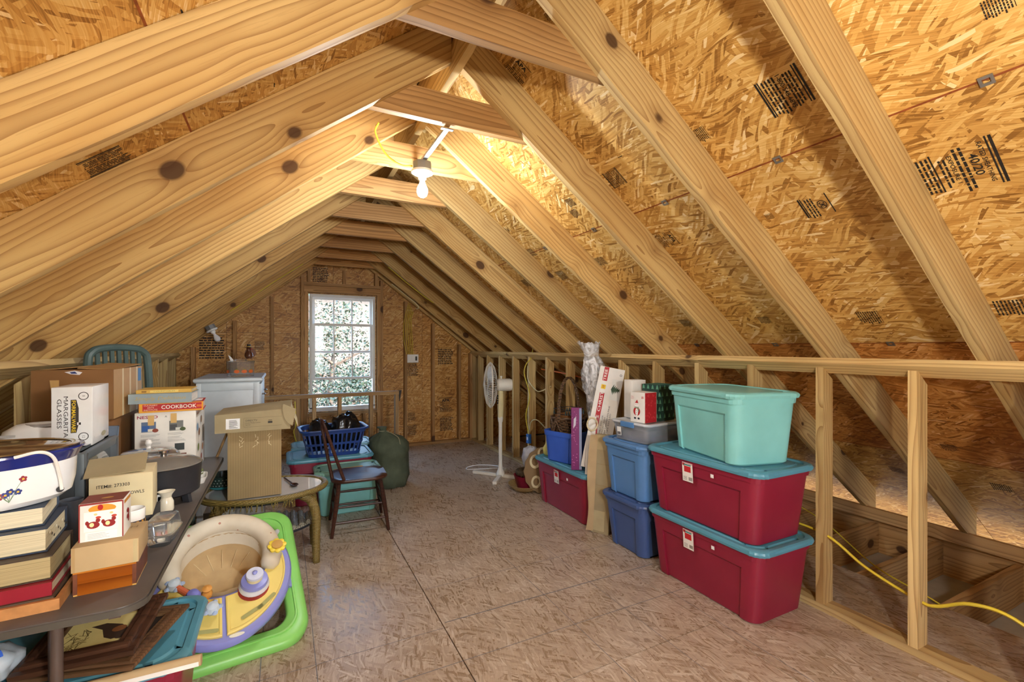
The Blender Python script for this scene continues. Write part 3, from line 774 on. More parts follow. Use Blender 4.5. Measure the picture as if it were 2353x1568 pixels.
def storage_bin(label, loc, L, W, H, rotz, body, lid, taper=0.11, lid_h=0.03, sticker=None, group=None, step=True, name='storage_bin', lip=False, rib=True, ends=False):
    """long side along local y; base at origin"""
    t = thing(name, label, 'storage bin', loc, R(rotz), group)
    hb = H - (lid_h*0.5 if lid else 0); ins = 0.012 if step else 0.0
    pw, pd = W*0.60, L*0.74
    def ring(z, inset, grow=0.0, wob=0.0):
        k = 1-taper*(1-z/hb); return pring(W*k+grow, L*k+grow, 0.055*min(1, W/0.35), z, inset, pw*k, pd*k, 8, wob, ends)
    zs = hb*0.70
    rings = [ring(0.0, ins, -0.02), ring(0.01, ins), ring(zs, ins), ring(zs+0.012, 0), ring(hb-0.045, 0), ring(hb-0.044, 0, 0.012, 0.0012 if rib else 0), ring(hb-0.004, 0, 0.014, 0.0012 if rib else 0), ring(hb, 0, 0.012)]
    inner = [ring(hb, 0, -0.004), ring(0.02, 0, -0.02)] if not lid else []
    part('body', MB().loft(rings+inner, True, (True, True)), body, t, auto=32)
    if lid:
        gw = 0.045 if not lip else 0.03
        def lr(z, g, wob=0.0): return pring(W+g, L+g, 0.075, z, 0, pw, pd, 10, wob)
        z0 = H-lid_h
        wob = 0.0022 if rib else 0
        lid_r = [lr(z0, gw-0.008, wob), lr(z0+lid_h*0.45, gw, wob), lr(z0+lid_h*0.8, gw-0.006, wob*0.5), lr(H, gw-0.022), lr(H, gw-0.06), lr(H-0.009, gw-0.068), lr(H-0.009, gw-0.105), lr(H-0.002, gw-0.115)]
        part('lid', MB().loft(lid_r, True, (True, True)), lid, t, auto=32)
    if sticker:
        k = 1-taper*(1-0.86)
        x = -W*k/2-0.008
        u0, z = sticker
        mb = MB(); tl = -taper*W/2/hb
        nx = Vector((-1, 0, 0)); ax = Vector((0, -1, 0)); ay = Vector((-taper*W/2/hb, 0, 1)).normalized()
        o = Vector((x, u0, z))
        w, h = 0.075, 0.11
        put_rect(mb, o, ax, ay, w, h, 0); o2 = o+Vector((-0.0006, 0, 0))
        put_rect(mb, o2+ay*0.018, ax, ay, 0.048, 0.034, 1); put_rect(mb, o2+ay*0.042, ax, ay, 0.052, 0.008, 2); put_rect(mb, o2+ay*0.05+ax*0.0, ax, ay, 0.074, 0.003, 1)
        put_disc(mb, o2+ay*0.043-ax*0.026, ax, ay, 0.009, mi=1, n=10)
        for i in range(9): put_rect(mb, o2-ay*0.036+ax*(0.008+i*0.003), ax, ay, 0.0014, 0.02, 3)
        for i in range(4): put_rect(mb, o2-ay*(0.028+i*0.006)-ax*0.018, ax, ay, 0.026, 0.0016, 3)
        part('paper_label', mb, [col('ece9e2'), col('c0272d'), col('3b8f8a'), col('3a3a3a')], t)['kind'] = 'stuff'
        mb = MB(); put_rect(mb, Vector((x-0.002, u0-0.17, z+0.02)), ax, ay, 0.02, 0.02); part('price_sticker', mb, col('f2f2f0'), t)
    return t
# ------------------------------------------------------------------ folding table on the left
TZ = 0.74
M['tabletop'] = plain('brown_grey_laminate', '5d5652', 0.32, 0.14, 6.0)
M['table_edge'] = plain('dark_vinyl_edging', '4b4741', 0.4, 0.06)
M['brown_metal'] = plain('brown_painted_steel', '54453e', 0.4, 0.05)
ft = thing('folding_table', 'long brown folding table loaded with boxes, books and kitchenware', 'table', (-0.71, 2.42, 0))
part('tabletop', MB().rrects([(0.76, 1.83, 0.06, TZ-0.022), (0.764, 1.834, 0.062, TZ-0.012), (0.76, 1.83, 0.06, TZ-0.001), (0.75, 1.82, 0.055, TZ)], 6), 'tabletop', ft, auto=50)
part('edging', MB().loft([pp for pp in ([(x*1.002, y*1.001, z) for x, y, z in rrect(0.766, 1.836, 0.063, zz, 6)] for zz in (TZ-0.021, TZ-0.004))], True, (False, False)), 'table_edge', ft)
part('apron', MB().box(-0.31, -0.285, -0.82, 0.82, TZ-0.07, TZ-0.022).box(0.285, 0.31, -0.82, 0.82, TZ-0.07, TZ-0.022).box(-0.285, 0.285, -0.82, -0.80, TZ-0.06, TZ-0.022).box(-0.285, 0.285, 0.80, 0.82, TZ-0.06, TZ-0.022), 'brown_metal', ft)
for sy in (-1, 1):
    for sx in (-1, 1):
        part('leg', MB().tube([(sx*0.145, sy*0.715, TZ-0.03), (sx*0.145, sy*0.715, 0.012)], 0.0145, 12).lathe([(0.018, 0), (0.018, 0.014)], 12, (sx*0.145, sy*0.715, 0)), 'brown_metal', ft)
    part('leg_crossbar', MB().tube([(-0.145, sy*0.715, 0.14), (0.145, sy*0.715, 0.14)], 0.008, 8), 'brown_metal', ft)
    for sx in (-1, 1): part('brace', MB().tube([(sx*0.13, sy*0.70, 0.42), (0.02*sx, sy*0.38, TZ-0.04)], 0.008, 8), 'brown_metal', ft)

def on(z): return TZ+z
GB = 'books stacked under the enamel roaster'
# book stack, bottom to top
t = thing('wooden_plaque', 'thin orange-brown wooden tray at the bottom of the book stack', 'tray', (-0.655, 1.655, on(0)), R(4))
part('body', MB().box(-0.135, 0.135, -0.10, 0.10, 0, 0.006).box(-0.135, 0.135, -0.10, -0.09, 0.006, 0.028).box(-0.135, 0.135, 0.09, 0.10, 0.006, 0.028).box(-0.135, -0.125, -0.09, 0.09, 0.006, 0.028).box(0.125, 0.135, -0.09, 0.09, 0.006, 0.028), plain('orange_wood', 'b9804c', 0.5, 0.15, 30), t)
part('lid', MB().box(-0.12, 0.12, -0.085, 0.085, 0.006, 0.030), col('5b4a3c'), t)
book('dark red hardback lying on the wooden tray in the stack', (-0.668, 1.67, on(0.031)), 0.25, 0.19, 0.034, 5, '8c1428', 'd8c8a8', group=GB)
b, p = book('thick brown old book with tan page edges above the red book', (-0.675, 1.69, on(0.066)), 0.25, 0.20, 0.062, 6, '41342c', 'b7a478', spine='back', group=GB)
b, p = book('navy dictionary with thumb-notch index tabs in the stack', (-0.69, 1.725, on(0.129)), 0.235, 0.205, 0.062, 7, '26364e', 'ddd0ae', spine='back', group=GB)
for i in range(9):
    u = -0.085+i*0.021; z = 0.046-0.030*((i*0.37) % 1)
    p.disc('R', u, z, 0.0065, '3a3227' if i % 3 else 'f0ead8', ry=0.004, lift=2, n=10)
for i in range(6): p.rect('T', 0.085, -0.06+i*0.026, 0.012, 0.008, '8f9bb0')
p.done(b, 'index_tabs')
book('navy-covered cream-paged book at the top of the stack under the roaster', (-0.71, 1.745, on(0.192)), 0.235, 0.20, 0.050, 10, '24344a', 'eadfc0', spine='back', group=GB)
# enamel roaster
M['enamel'] = plain('white_enamel', 'e8ebee', 0.12, 0.01, coat=0.6); M['cobalt'] = plain('cobalt_enamel', '1e2a78', 0.12, 0.08, coat=0.6); M['lid_glass'] = plain('smoked_lid', '4a3a34', 0.12, 0.1, coat=0.8)
rz = on(0.244)
t = thing('roaster_oven', 'white enamel oval roaster with blue rim and painted flowers on the books', 'roaster', (-0.752, 1.765, rz), R(6))
NX, NY = 0.205, 0.155
part('pot', MB().lathe([(0.001, 0), (0.86, 0), (0.95, 0.015), (0.985, 0.05), (1.0, 0.108), (0.94, 0.108), (0.93, 0.1), (0.001, 0.1)], 48, (0,0,0), 0, NX, NY), 'enamel', t)
part('rim', MB().lathe([(1.0, 0.108), (1.015, 0.112), (1.06, 0.132), (1.085, 0.138), (1.08, 0.143), (1.03, 0.140), (0.98, 0.118), (0.94, 0.112)], 48, (0,0,0), 0, NX, NY, caps=(False, False)), 'cobalt', t)
lid = part('lid', MB().lathe([(0.98, 0.134), (0.98, 0.142), (0.93, 0.146), (0.6, 0.152), (0.001, 0.155)], 48, (0,0,0), 0, NX, NY), 'lid_glass', t)
part('lid_band', MB().lathe([(1.02, 0.136), (1.03, 0.146), (0.98, 0.149), (0.94, 0.147)], 48, (0,0,0), 0, NX, NY, caps=(False, False)), 'chrome', lid)
part('lid_label', MB().box(0.045, 0.07, -0.115, -0.103, 0.1485, 0.1495), col('dfe6dc'), lid)
part('handle', MB().tube(spline([(0.115, -0.147, 0.142), (0.16, -0.142, 0.150), (0.182, -0.118, 0.128), (0.187, -0.085, 0.07), (0.190, -0.078, 0.030)], 6), 0.0042, 8), 'white', t)
part('handle_clip', MB().lathe([(0.001, -0.003), (0.008, -0.003), (0.008, 0.003), (0.001, 0.003)], 12).xf(Matrix.Translation((0.186, -0.075, 0.030)) @ Matrix.Rotation(R(90), 4, 'X')), col('2c2c30'), t)
mb = MB()
def on_pot(a, z, e=0.0012):
    k = 0.985+0.015*max(0, (z-0.05)/0.058) + e*6
    return Vector((NX*k*math.cos(a), NY*k*math.sin(a), z))
def sprig(a0, z0, mbx, seed):
    r = random.Random(seed)
    for i in range(7):
        da = r.uniform(-0.16, 0.16); z = z0+r.uniform(0.0, 0.055)
        a = a0+da; o = on_pot(a, z); tx = Vector((-NX*math.sin(a), NY*math.cos(a), 0)).normalized(); tz = Vector((0,0,1))
        for q in range(5):
            an = q*1.257+i; put_disc(mbx, o+tx*0.005*math.cos(an)+tz*0.005*math.sin(an), tx, tz, 0.0036, mi=0 if (i % 3) else 1, n=7)
        put_disc(mbx, o+(o-Vector((0,0,o.z))).normalized()*0.0004, tx, tz, 0.0028, mi=2, n=7)
        p0 = on_pot(a0, z0-0.012); mbx.tube([p0, (p0+o)/2+tz*0.004, o], 0.0005, 4, mi=3)
sprig(R(-60), 0.036, mb, 4); sprig(R(-82), 0.03, mb, 9)
part('painted_flowers', mb, [col('26357f'), col('8e2b3c'), col('e0b53c'), col('7c9a78')], t)['kind'] = 'stuff'

# cedar box, its cardboard tray and the rooster box
M['cedar'] = m_pine('cedar_wood', srgb('c8832e'), srgb('9a4f14'), srgb('5a2408'), rough=0.22, ring=90, knots=False)
t = thing('cedar_box', 'glossy orange cedar box at the near corner of the folding table', 'box', (-0.443, 1.705, on(0)), R(3))
part('front_panel', MB().box(-0.058, 0.058, -0.078, -0.070, 0, 0.060), 'cedar', t)
part('back_panel', MB().box(-0.058, 0.058, 0.070, 0.078, 0, 0.060), 'cedar', t)
for s in (-1, 1): part('side_panel', MB().box(min(s*0.058, s*0.067), max(s*0.058, s*0.067), -0.079, 0.079, 0.004, 0.060), plain('walnut_side', '6b3d2a', 0.35, 0.2, 25), t)
part('base', MB().box(-0.0665, 0.0665, -0.0775, 0.0775, 0, 0.0038), plain('yellow_sapwood', 'd8ab58', 0.4), t)
part('lid', MB().box(-0.067, 0.067, -0.0795, 0.0795, 0.060, 0.064), 'cedar', t)
t, p = carton('cardboard_tray', 'open tan cardboard tray upside down on the cedar box', 'box', (-0.443, 1.70, on(0.0645)), 0.142, 0.152, 0.067, 4, 'card_tan', bevel=0.001)
p.rect('F', 0.0, 0.036, 0.004, 0.07, 'a5855a') if False else None
p.text('T', 0.045, 0.03, 'H', 0.02, '8b7350'); p.rect('F', -0.066, 0.0335, 0.006, 0.066, 'a98c60'); p.rect('F', 0.064, 0.0335, 0.010, 0.066, 'tape'); p.done(t)
t, p = carton('mug_box', 'small red and white gift box with pictures of rooster mugs', 'box', (-0.458, 1.702, on(0.132)), 0.096, 0.088, 0.106, 3, 'card_white', bevel=0.001)
p.rect('T', 0, 0, 0.094, 0.086, '7a4038'); p.disc('T', 0.005, -0.005, 0.014, 'b88b4e', 0.008)
for u in (-0.0465, 0.0465): p.rect('F', u, 0.053, 0.003, 0.104, '8a2b26', lift=2)
p.rect('F', 0, 0.1035, 0.09, 0.005, '8a2b26', lift=2)
p.disc('F', 0.002, 0.088, 0.030, 'd8952c', 0.012, lift=2); p.disc('F', -0.002, 0.092, 0.006, 'b01f1a', 0.008, lift=3)
p.rect('F', 0, 0.055, 0.074, 0.055, 'f4f2ea', lift=4); p.rect('F', 0, 0.014, 0.068, 0.022, 'f0efec', lift=3)
for cx in (-0.017, 0.017):
    p.disc('F', cx, 0.045, 0.014, '8e1f22', 0.010, lift=5); p.disc('F', cx-0.003, 0.046, 0.005, 'ead9a0', 0.006, lift=6); p.disc('F', cx+0.010, 0.057, 0.005, '8e1f22', 0.006, lift=5); p.disc('F', cx+0.011, 0.065, 0.006, 'b5402f', 0.0035, lift=6)
    p.disc('F', cx-0.013, 0.052, 0.004, '8e1f22', 0.006, lift=5); p.disc('F', cx+0.005, 0.074, 0.004, 'd9c98a', 0.003, lift=5)
p.lines('F', 0, 0.02, 0.058, 4, 0.004, 'a9a9ac', 0.0009, 3, lift=5)
for v in (0.044, 0.062): p.disc('R', 0.0, v, 0.010, '8e1f22', 0.007); p.disc('R', 0.012, v-0.008, 0.006, '8e1f22', 0.010)
p.rect('R', 0, 0.096, 0.075, 0.010, 'c98a35'); p.done(t)

# crockery in the middle of the table
t = thing('mug', 'large mug with white rim and blue and gold checks behind the mug box', 'mug', (-0.437, 1.862, on(0)))
MS = 0.74
part('body', MB().lathe([(0.001, 0), (0.036*MS, 0), (0.040*MS, 0.01), (0.046*MS, 0.118)], 28, caps=(True, False)), col('232c4c', 0.3), t)
part('rim', MB().lathe([(0.0465*MS, 0.118), (0.048*MS, 0.15), (0.045*MS, 0.152), (0.042*MS, 0.12), (0.034*MS, 0.02), (0.001, 0.02)], 28, caps=(False, True)), 'porcelain', t)
mb = MB()
for i in range(14):
    a = i*6.283/14; o = Vector((math.cos(a)*0.0472*MS, math.sin(a)*0.0472*MS, 0.112)); tx = Vector((-math.sin(a), math.cos(a), 0))
    put_rect(mb, o, tx, (0,0,1), 0.0075, 0.009); put_rect(mb, o-Vector((0,0,0.034))-Vector((math.cos(a),math.sin(a),0))*0.0012, tx, (0,0,1), 0.006, 0.009, 1)
part('pattern', mb, [col('cf9c42'), col('a52a2a')], t)['kind'] = 'stuff'
t, p = carton('flat_dark_box', 'flat charcoal box with white lines under the cream bowls box', 'box', (-0.518, 2.125, on(0)), 0.18, 0.18, 0.068, 2, col('33363c'), bevel=0.001)
for u in (0.02, 0.07): p.rect('F', u, 0.04, 0.0025, 0.05, 'd6d8dc', rot=15)
p.done(t)
t, p = carton('bowls_box', 'cream carton marked ITEM and BOWLS with an open brown flap', 'box', (-0.517, 2.125, on(0.0685)), 0.172, 0.17, 0.155, 7, 'card_cream')
p.text('F', -0.022, 0.122, 'ITEM#: 273303', 0.011, '2a2824', w=0.088, bold=0.01); p.text('F', 0.030, 0.090, '12 BOWLS', 0.011, '2a2824', w=0.062, bold=0.01)
for v in (0.03, 0.1): p.rect('R', 0.06, v, 0.003, 0.012, '3c3830'); p.rect('R', 0.066, v+0.003, 0.003, 0.012, '3c3830')
p.done(t)
part('flap', MB().obox((-0.02, -0.018, 0.180), (0.083, 0, 0.004), (0.0, 0.05, 0.022), (0, -0.0005, 0.0016)), 'card_grey', t)
t = thing('cream_pitcher', 'small cream ceramic pitcher beside the black pot', 'pitcher', (-0.425, 2.285, on(0)))
part('body', MB().lathe([(0.001, 0), (0.020, 0), (0.026, 0.015), (0.025, 0.045), (0.017, 0.063), (0.020, 0.074), (0.030, 0.088), (0.027, 0.088), (0.015, 0.066), (0.001, 0.02)], 24), plain('cream_glaze', 'e9e3cf', 0.2), t)
part('handle', MB().tube(spline([(-0.018, 0.008, 0.070), (-0.034, 0.012, 0.066), (-0.034, 0.012, 0.04), (-0.023, 0.008, 0.026)], 5), 0.005, 8), 'porcelain', t)
M['clear'] = plain('clear_plastic', 'f2f5f7', 0.05, 0.0, trans=0.95, ior=1.2)
M['clear_glass'] = plain('clear_glass', 'eef3f5', 0.03, 0.0, trans=0.95, ior=1.3)
t = thing('clamshell', 'clear plastic clamshell food container behind the cedar box', 'container', (-0.372, 1.955, on(0)), R(-6))
part('base', MB().rrects([(0.06, 0.11, 0.02, 0.0), (0.08, 0.14, 0.025, 0.034), (0.088, 0.148, 0.03, 0.036), (0.088, 0.148, 0.03, 0.038)], 5), 'clear', t, auto=40)
part('lid', MB().rrects([(0.088, 0.148, 0.03, 0.039), (0.088, 0.148, 0.03, 0.041), (0.08, 0.14, 0.025, 0.043), (0.066, 0.12, 0.02, 0.085), (0.05, 0.10, 0.02, 0.088)], 5), 'clear', t, auto=40)
t = thing('tumbler', 'grey-blue plastic tumbler tucked behind the bowls box', 'cup', (-0.632, 2.015, on(0)))
part('body', MB().lathe([(0.001, 0.0), (0.022, 0), (0.032, 0.165), (0.030, 0.165), (0.021, 0.006), (0.001, 0.006)], 20), plain('grey_blue_plastic', '59606c', 0.4), t)
# black electric pot and glass casserole
M['black_pan'] = plain('black_nonstick', '2b2c31', 0.42, 0.08)
t = thing('black_pot', 'black electric pot with glass lid standing on short legs', 'pot', (-0.470, 2.475, on(0)))
part('body', MB().lathe([(0.001, 0.03), (0.115, 0.03), (0.132, 0.04), (0.140, 0.15), (0.143, 0.157), (0.136, 0.157), (0.13, 0.14), (0.001, 0.05)], 40), 'black_pan', t)
part('glass_lid', MB().lathe([(0.141, 0.158), (0.139, 0.164), (0.115, 0.178), (0.06, 0.192), (0.012, 0.196), (0.001, 0.196)], 40), plain('grey_glass_lid', '8d8a84', 0.08, 0.05, trans=0.35), t)
part('lid_knob', MB().lathe([(0.012, 0.196), (0.012, 0.205), (0.02, 0.210), (0.02, 0.220), (0.001, 0.223)], 20), 'chrome', t)
for a in (-35, -125, 55, 145): part('foot', MB().obox((0.115*math.cos(R(a)), 0.115*math.sin(R(a)), 0.018), (0.016*math.cos(R(a)), 0.016*math.sin(R(a)), 0), (-0.008*math.sin(R(a)), 0.008*math.cos(R(a)), 0), (0.004*math.cos(R(a)), 0.004*math.sin(R(a)), -0.018)), 'black_pan', t)
t = thing('glass_casserole', 'round clear glass casserole with domed lid in front of the roaster box', 'casserole', (-0.578, 2.735, on(0)))
part('dish', MB().lathe([(0.001, 0), (0.112, 0), (0.118, 0.02), (0.122, 0.145), (0.126, 0.147), (0.118, 0.147), (0.112, 0.02), (0.001, 0.012)], 36), 'clear_glass', t)
part('lid', MB().lathe([(0.125, 0.148), (0.122, 0.156), (0.098, 0.178), (0.04, 0.188), (0.001, 0.19)], 36), 'clear_glass', t)
part('lid_knob', MB().lathe([(0.010, 0.19), (0.008, 0.198), (0.014, 0.212), (0.010, 0.228), (0.001, 0.232)], 16), 'porcelain', t)
t = thing('relish_dish', 'small white dish holding green leaves near the table end', 'dish', (-0.385, 2.745, on(0)), R(6))
part('body', MB().rrects([(0.06, 0.11, 0.02, 0.0), (0.085, 0.15, 0.035, 0.032), (0.078, 0.143, 0.033, 0.032), (0.055, 0.105, 0.02, 0.01)], 5), 'porcelain', t)
mb = MB(); r_ = random.Random(3)
for i in range(16):
    a = r_.uniform(0, 6.28); o = Vector((r_.uniform(-0.02, 0.02), r_.uniform(-0.05, 0.05), 0.022+r_.uniform(0, 0.02)))
    dv = Vector((math.cos(a)*0.4, math.sin(a), r_.uniform(-0.1, 0.25)))*0.04; sd = Vector((-math.sin(a), math.cos(a)*0.4, 0))*0.009
    mb.add([o-dv, o+sd, o+dv+Vector((0,0,0.004)), o-sd], [(0,1,2,3)])
part('leaves', mb, plain('sage_leaf', '6d7d4a', 0.6, 0.2), t)['kind'] = 'stuff'

# television with the glasses box on top
M['tv_dark'] = plain('charcoal_tv_plastic', '3c4044', 0.4, 0.05); M['tv_bezel'] = plain('slate_tv_plastic', '565e64', 0.4, 0.05)
M['screen'] = plain('grey_picture_tube', '5c6468', 0.08, 0.05, coat=0.8)
t = thing('television', 'small dark grey tube television facing the aisle on the folding table', 'television', (-0.80, 2.285, on(0.001)))
mb = MB().loft([[(0.15, s*0.185, z) for s, z in ((-1, 0.0), (1, 0.0), (1, 0.298), (-1, 0.298))], [(0.02, s*0.18, z) for s, z in ((-1, 0.0), (1, 0.0), (1, 0.296), (-1, 0.296))], [(-0.14, s*0.14, z) for s, z in ((-1, 0.01), (1, 0.01), (1, 0.255), (-1, 0.255))]])
part('cabinet', mb, 'tv_dark', t, auto=20)
bz = part('bezel', MB().box(0.15, 0.178, -0.19, -0.155, 0.0, 0.30).box(0.15, 0.178, 0.155, 0.19, 0.0, 0.30).box(0.15, 0.178, -0.155, 0.155, 0.268, 0.30).box(0.15, 0.178, -0.155, 0.155, 0.0, 0.065), 'tv_bezel', t, bevel=0.008)
rings = []
for k in range(5):
    f = 1-k/4; rings.append([(0.158+0.012*(1-f*f), y*(0.35+0.65*f) if k else y, 0.1665+(z-0.1665)*(0.35+0.65*f) if k else z) for _, y, z in [(0, a, b) for a, b in ((-0.155, 0.065), (0.155, 0.065), (0.155, 0.268), (-0.155, 0.268))]])
part('screen', MB().loft(rings, True, (False, True)), 'screen', t, auto=60)
t, p = carton('glasses_box', 'glossy white carton lettered for margarita glasses standing on the television', 'box', (-0.706, 2.352, on(0.302)), 0.115, 0.205, 0.222, 2, plain('glossy_white_card', 'e4e6e8', 0.18, 0.03), bevel=0.002)
p.text('F', -0.018, 0.113, 'MARGARITA', 0.0125, '2b2b2e', w=0.152, rot=-90); p.text('F', -0.036, 0.125, 'GLASSES', 0.0125, '2b2b2e', w=0.108, rot=-90)
p.poly('F', 0.006, 0.113, [(-0.062, -0.010), (0.062, -0.010), (0.062, 0.006), (0.03, 0.0125), (-0.03, 0.0125), (-0.062, 0.006)], '35302b', rot=-90)
p.text('F', 0.004, 0.113, 'FORMALWARE', 0.011, 'e0c128', w=0.118, rot=-90, lift=3, bold=0.02)
p.rect('F', 0.018, 0.085, 0.008, 0.010, 'e8e8e8', lift=3); p.rect('F', 0.022, 0.085, 0.006, 0.009, '1c1c1c', lift=4)
for v, s_ in ((0.188, '8'), (0.036, '12')): p.ring('F', 0.032, v, 0.0125, 0.0150, '2b2b2e'); p.text('F', 0.032, v, s_, 0.008, '6a6a6e', rot=-90)
p.rect('R', 0, 0.022, 0.19, 0.0008, 'b8babc'); p.disc('R', -0.085, 0.024, 0.008, 'cfd0d2'); p.disc('R', 0.085, 0.024, 0.008, 'cfd0d2'); p.disc('R', 0.03, 0.026, 0.028, 'a9a58a', 0.010)
p.done(t)
# white appliance, cartons, roaster box
t = thing('bread_machine', 'white domed kitchen appliance with vent slots behind the television', 'appliance', (-0.925, 2.605, on(0)), R(0))
part('body', MB().rrects([(0.21, 0.20, 0.04, 0.0), (0.215, 0.205, 0.05, 0.20), (0.21, 0.20, 0.06, 0.27), (0.18, 0.17, 0.06, 0.33), (0.12, 0.11, 0.05, 0.352), (0.06, 0.05, 0.02, 0.356)], 6), 'white', t, auto=60)
part('top_lid', MB().lathe([(0.07, 0.345), (0.066, 0.352), (0.058, 0.356), (0.054, 0.350), (0.001, 0.348)], 28, (0.03, -0.01, 0), 0, 1.0, 0.8), plain('grey_trim', '9a9490', 0.4), t)
for i in range(3): part('vent_slot', MB().obox((-0.06, -0.088, 0.285+i*0.016), (0.028, 0, 0), (0, 0.0025, 0.001), (0, 0.001, 0.0035)), col('b9bab8'), t)
carton('lower_carton', 'plain dark brown carton under the big taped carton against the left wall', 'box', (-0.885, 3.0, on(0)), 0.30, 0.47, 0.333, 0, 'card_dark')
t, p = carton('taped_carton', 'big brown carton with torn top and white tape against the left wall', 'box', (-0.858, 3.0, on(0.334)), 0.285, 0.48, 0.235, 0, 'card_dark')
p.rect('R', 0, 0.1175, 0.478, 0.233, 'b38d5b'); 
for u in (-0.10, 0.02, 0.14): p.rect('R', u, 0.1175, 0.022, 0.234, 'd9cba6', lift=2)
p.rect('R', 0.19, 0.19, 0.06, 0.07, '3f7ab0', lift=2)
p.poly('F', 0.0, 0.222, [(-0.03, 0.004), (0.005, 0.010), (0.032, 0.002), (0.022, -0.01), (-0.01, -0.006)], 'e2e0e4'); p.poly('F', 0.0, 0.222, [(-0.012, 0.003), (0.006, 0.006), (0.015, -0.004), (-0.006, -0.004)], '2c3c7c', lift=3)
p.poly('F', -0.06, 0.12, [(-0.02, 0.07), (0.012, 0.07), (0.012, -0.02), (-0.004, -0.09)], 'c09a5e'); p.done(t)
part('torn_flap', MB().obox((-0.07, 0.02, 0.240), (0.07, 0, 0.006), (0, 0.20, 0), (0, 0, 0.0015)), 'card', t); part('torn_flap', MB().obox((0.07, 0.02, 0.243), (0.068, 0, -0.004), (0.0, 0.22, 0.006), (0, 0, 0.0015)), 'card', t)
t, p = carton('roaster_box', 'white appliance box printed with food photos and red maker name', 'box', (-0.550, 3.105, on(0)), 0.258, 0.345, 0.336, 1, 'card_white')
p.text('F', -0.077, 0.312, 'NESCO', 0.015, 'a3234a', w=0.085, bold=0.02)
p.rect('F', -0.062, 0.296, 0.026, 0.052, 'd2ab6a', lift=4); p.rect('F', 0.033, 0.302, 0.026, 0.050, 'd2ab6a', lift=4)
p.text('F', 0.0, 0.312, 'A', 0.010, '2c3440'); p.text('F', 0.03, 0.315, 'non', 0.006, '34568c', w=0.016); p.text('F', 0.03, 0.307, 'stick', 0.006, '34568c', w=0.016)
for u, cs in ((-0.072, ('5b6f8e', '2d5aa0', 'e3dccb', '8c4232')), (0.044, ('787a78', '4a4c4e', 'cfd2cc', '4c5a3a'))):
    p.rect('F', u, 0.262, 0.06, 0.052, cs[0]); p.rect('F', u-0.012, 0.255, 0.03, 0.028, cs[1], lift=2); p.rect('F', u+0.012, 0.245, 0.03, 0.014, cs[2], lift=3); p.disc('F', u+0.028, 0.243, 0.013, cs[3], 0.010, lift=4)
for k, (u, v) in enumerate(((-0.062, 0.222), (-0.062, 0.200), (-0.062, 0.178), (0.05, 0.225), (0.05, 0.206), (0.05, 0.190))): p.lines('F', u, v, 0.085, 3, 0.0045, '8a8a8c', 0.0012, k)
p.rect('F', 0.058, 0.150, 0.042, 0.036, '3d4648'); p.rect('F', 0.058, 0.09, 0.06, 0.05, '704436', lift=1)
p.rect('R', -0.06, 0.31, 0.20, 0.030, 'c8c3ba'); p.text('R', -0.10, 0.312, 'NESCO', 0.012, 'a3234a', w=0.06)
for u, v, c1 in ((-0.12, 0.24, '6c94b8'), (0.02, 0.265, '8a6a44'), (-0.06, 0.205, '8a5a34'), (-0.09, 0.125, '7c8a3c'), (0.07, 0.10, '9c6a3a'), (0.02, 0.05, '8c4a34'), (-0.12, 0.04, '7c8a4c')):
    p.disc('R', u, v, 0.040, 'd6d8d8', 0.030, lift=2); p.disc('R', u, v, 0.028, c1, 0.021, lift=3)
p.rect('R', 0.11, 0.17, 0.08, 0.10, '837a70'); p.done(t)
GK = 'cookbooks on the appliance box'
b, p = book('thick red paperback cookbook with big white title on the appliance box', (-0.528, 3.03, on(0.3365)), 0.272, 0.205, 0.047, 4, 'b0222a', 'efe9da', group=GK)
p.rect('F', 0, 0.0235, 0.270, 0.046, 'e0a02c', lift=1); p.rect('F', 0.004, 0.026, 0.25, 0.034, 'b8242a', lift=2)
p.text('F', 0.03, 0.025, 'COOKBOOK', 0.019, 'f2eee2', w=0.150, lift=4, bold=0.015)
for i, s_ in enumerate(('CULINARY', 'ARTS', 'INSTITUTE')): p.text('F', -0.088, 0.037-i*0.0115, s_, 0.0075, 'f0e2c8', lift=4, w=0.056 if i != 1 else 0.028)
p.rect('F', 0.118, 0.025, 0.022, 0.012, 'd8672c', lift=3); p.rect('T', 0.11, 0.0, 0.034, 0.12, 'e6dcd8'); p.done(b)
b, p = book('pale grey-blue hardback with curly gold title above the red cookbook', (-0.565, 3.02, on(0.384)), 0.266, 0.205, 0.050, -1, '93a3aa', 'e8e4da', group=GK)
p.text('F', 0.0, 0.026, 'Simply Delicious', 0.017, 'c2a862', w=0.215, shear=0.25); p.done(b)
b, p = book('thin yellow-spined book on top of the cookbook pile', (-0.555, 3.03, on(0.435)), 0.235, 0.18, 0.018, 0, 'd2a94e', 'e8dfc4', group=GK)
p.rect('F', 0, 0.009, 0.12, 0.011, 'e6cf7a'); p.rect('F', -0.085, 0.009, 0.02, 0.009, '8c6a34'); p.text('F', 0, 0.009, 'COUNTABLES', 0.005, '8c7a3c', w=0.09, lift=3); p.done(b)
t = thing('bin_lid', 'slate blue plastic lid standing on edge between cartons', 'lid', (-0.762, 2.738, on(0.001)), rot=(0, R(4), R(24)))
part('panel', MB().box(-0.045, 0.045, -0.006, 0.006, 0.006, 0.30).box(-0.05, -0.045, -0.012, 0.006, 0, 0.305).box(0.045, 0.05, -0.012, 0.006, 0, 0.305).box(-0.05, 0.05, -0.012, 0.006, 0.30, 0.305), plain('slate_blue_plastic', '5b6b80', 0.4), t)
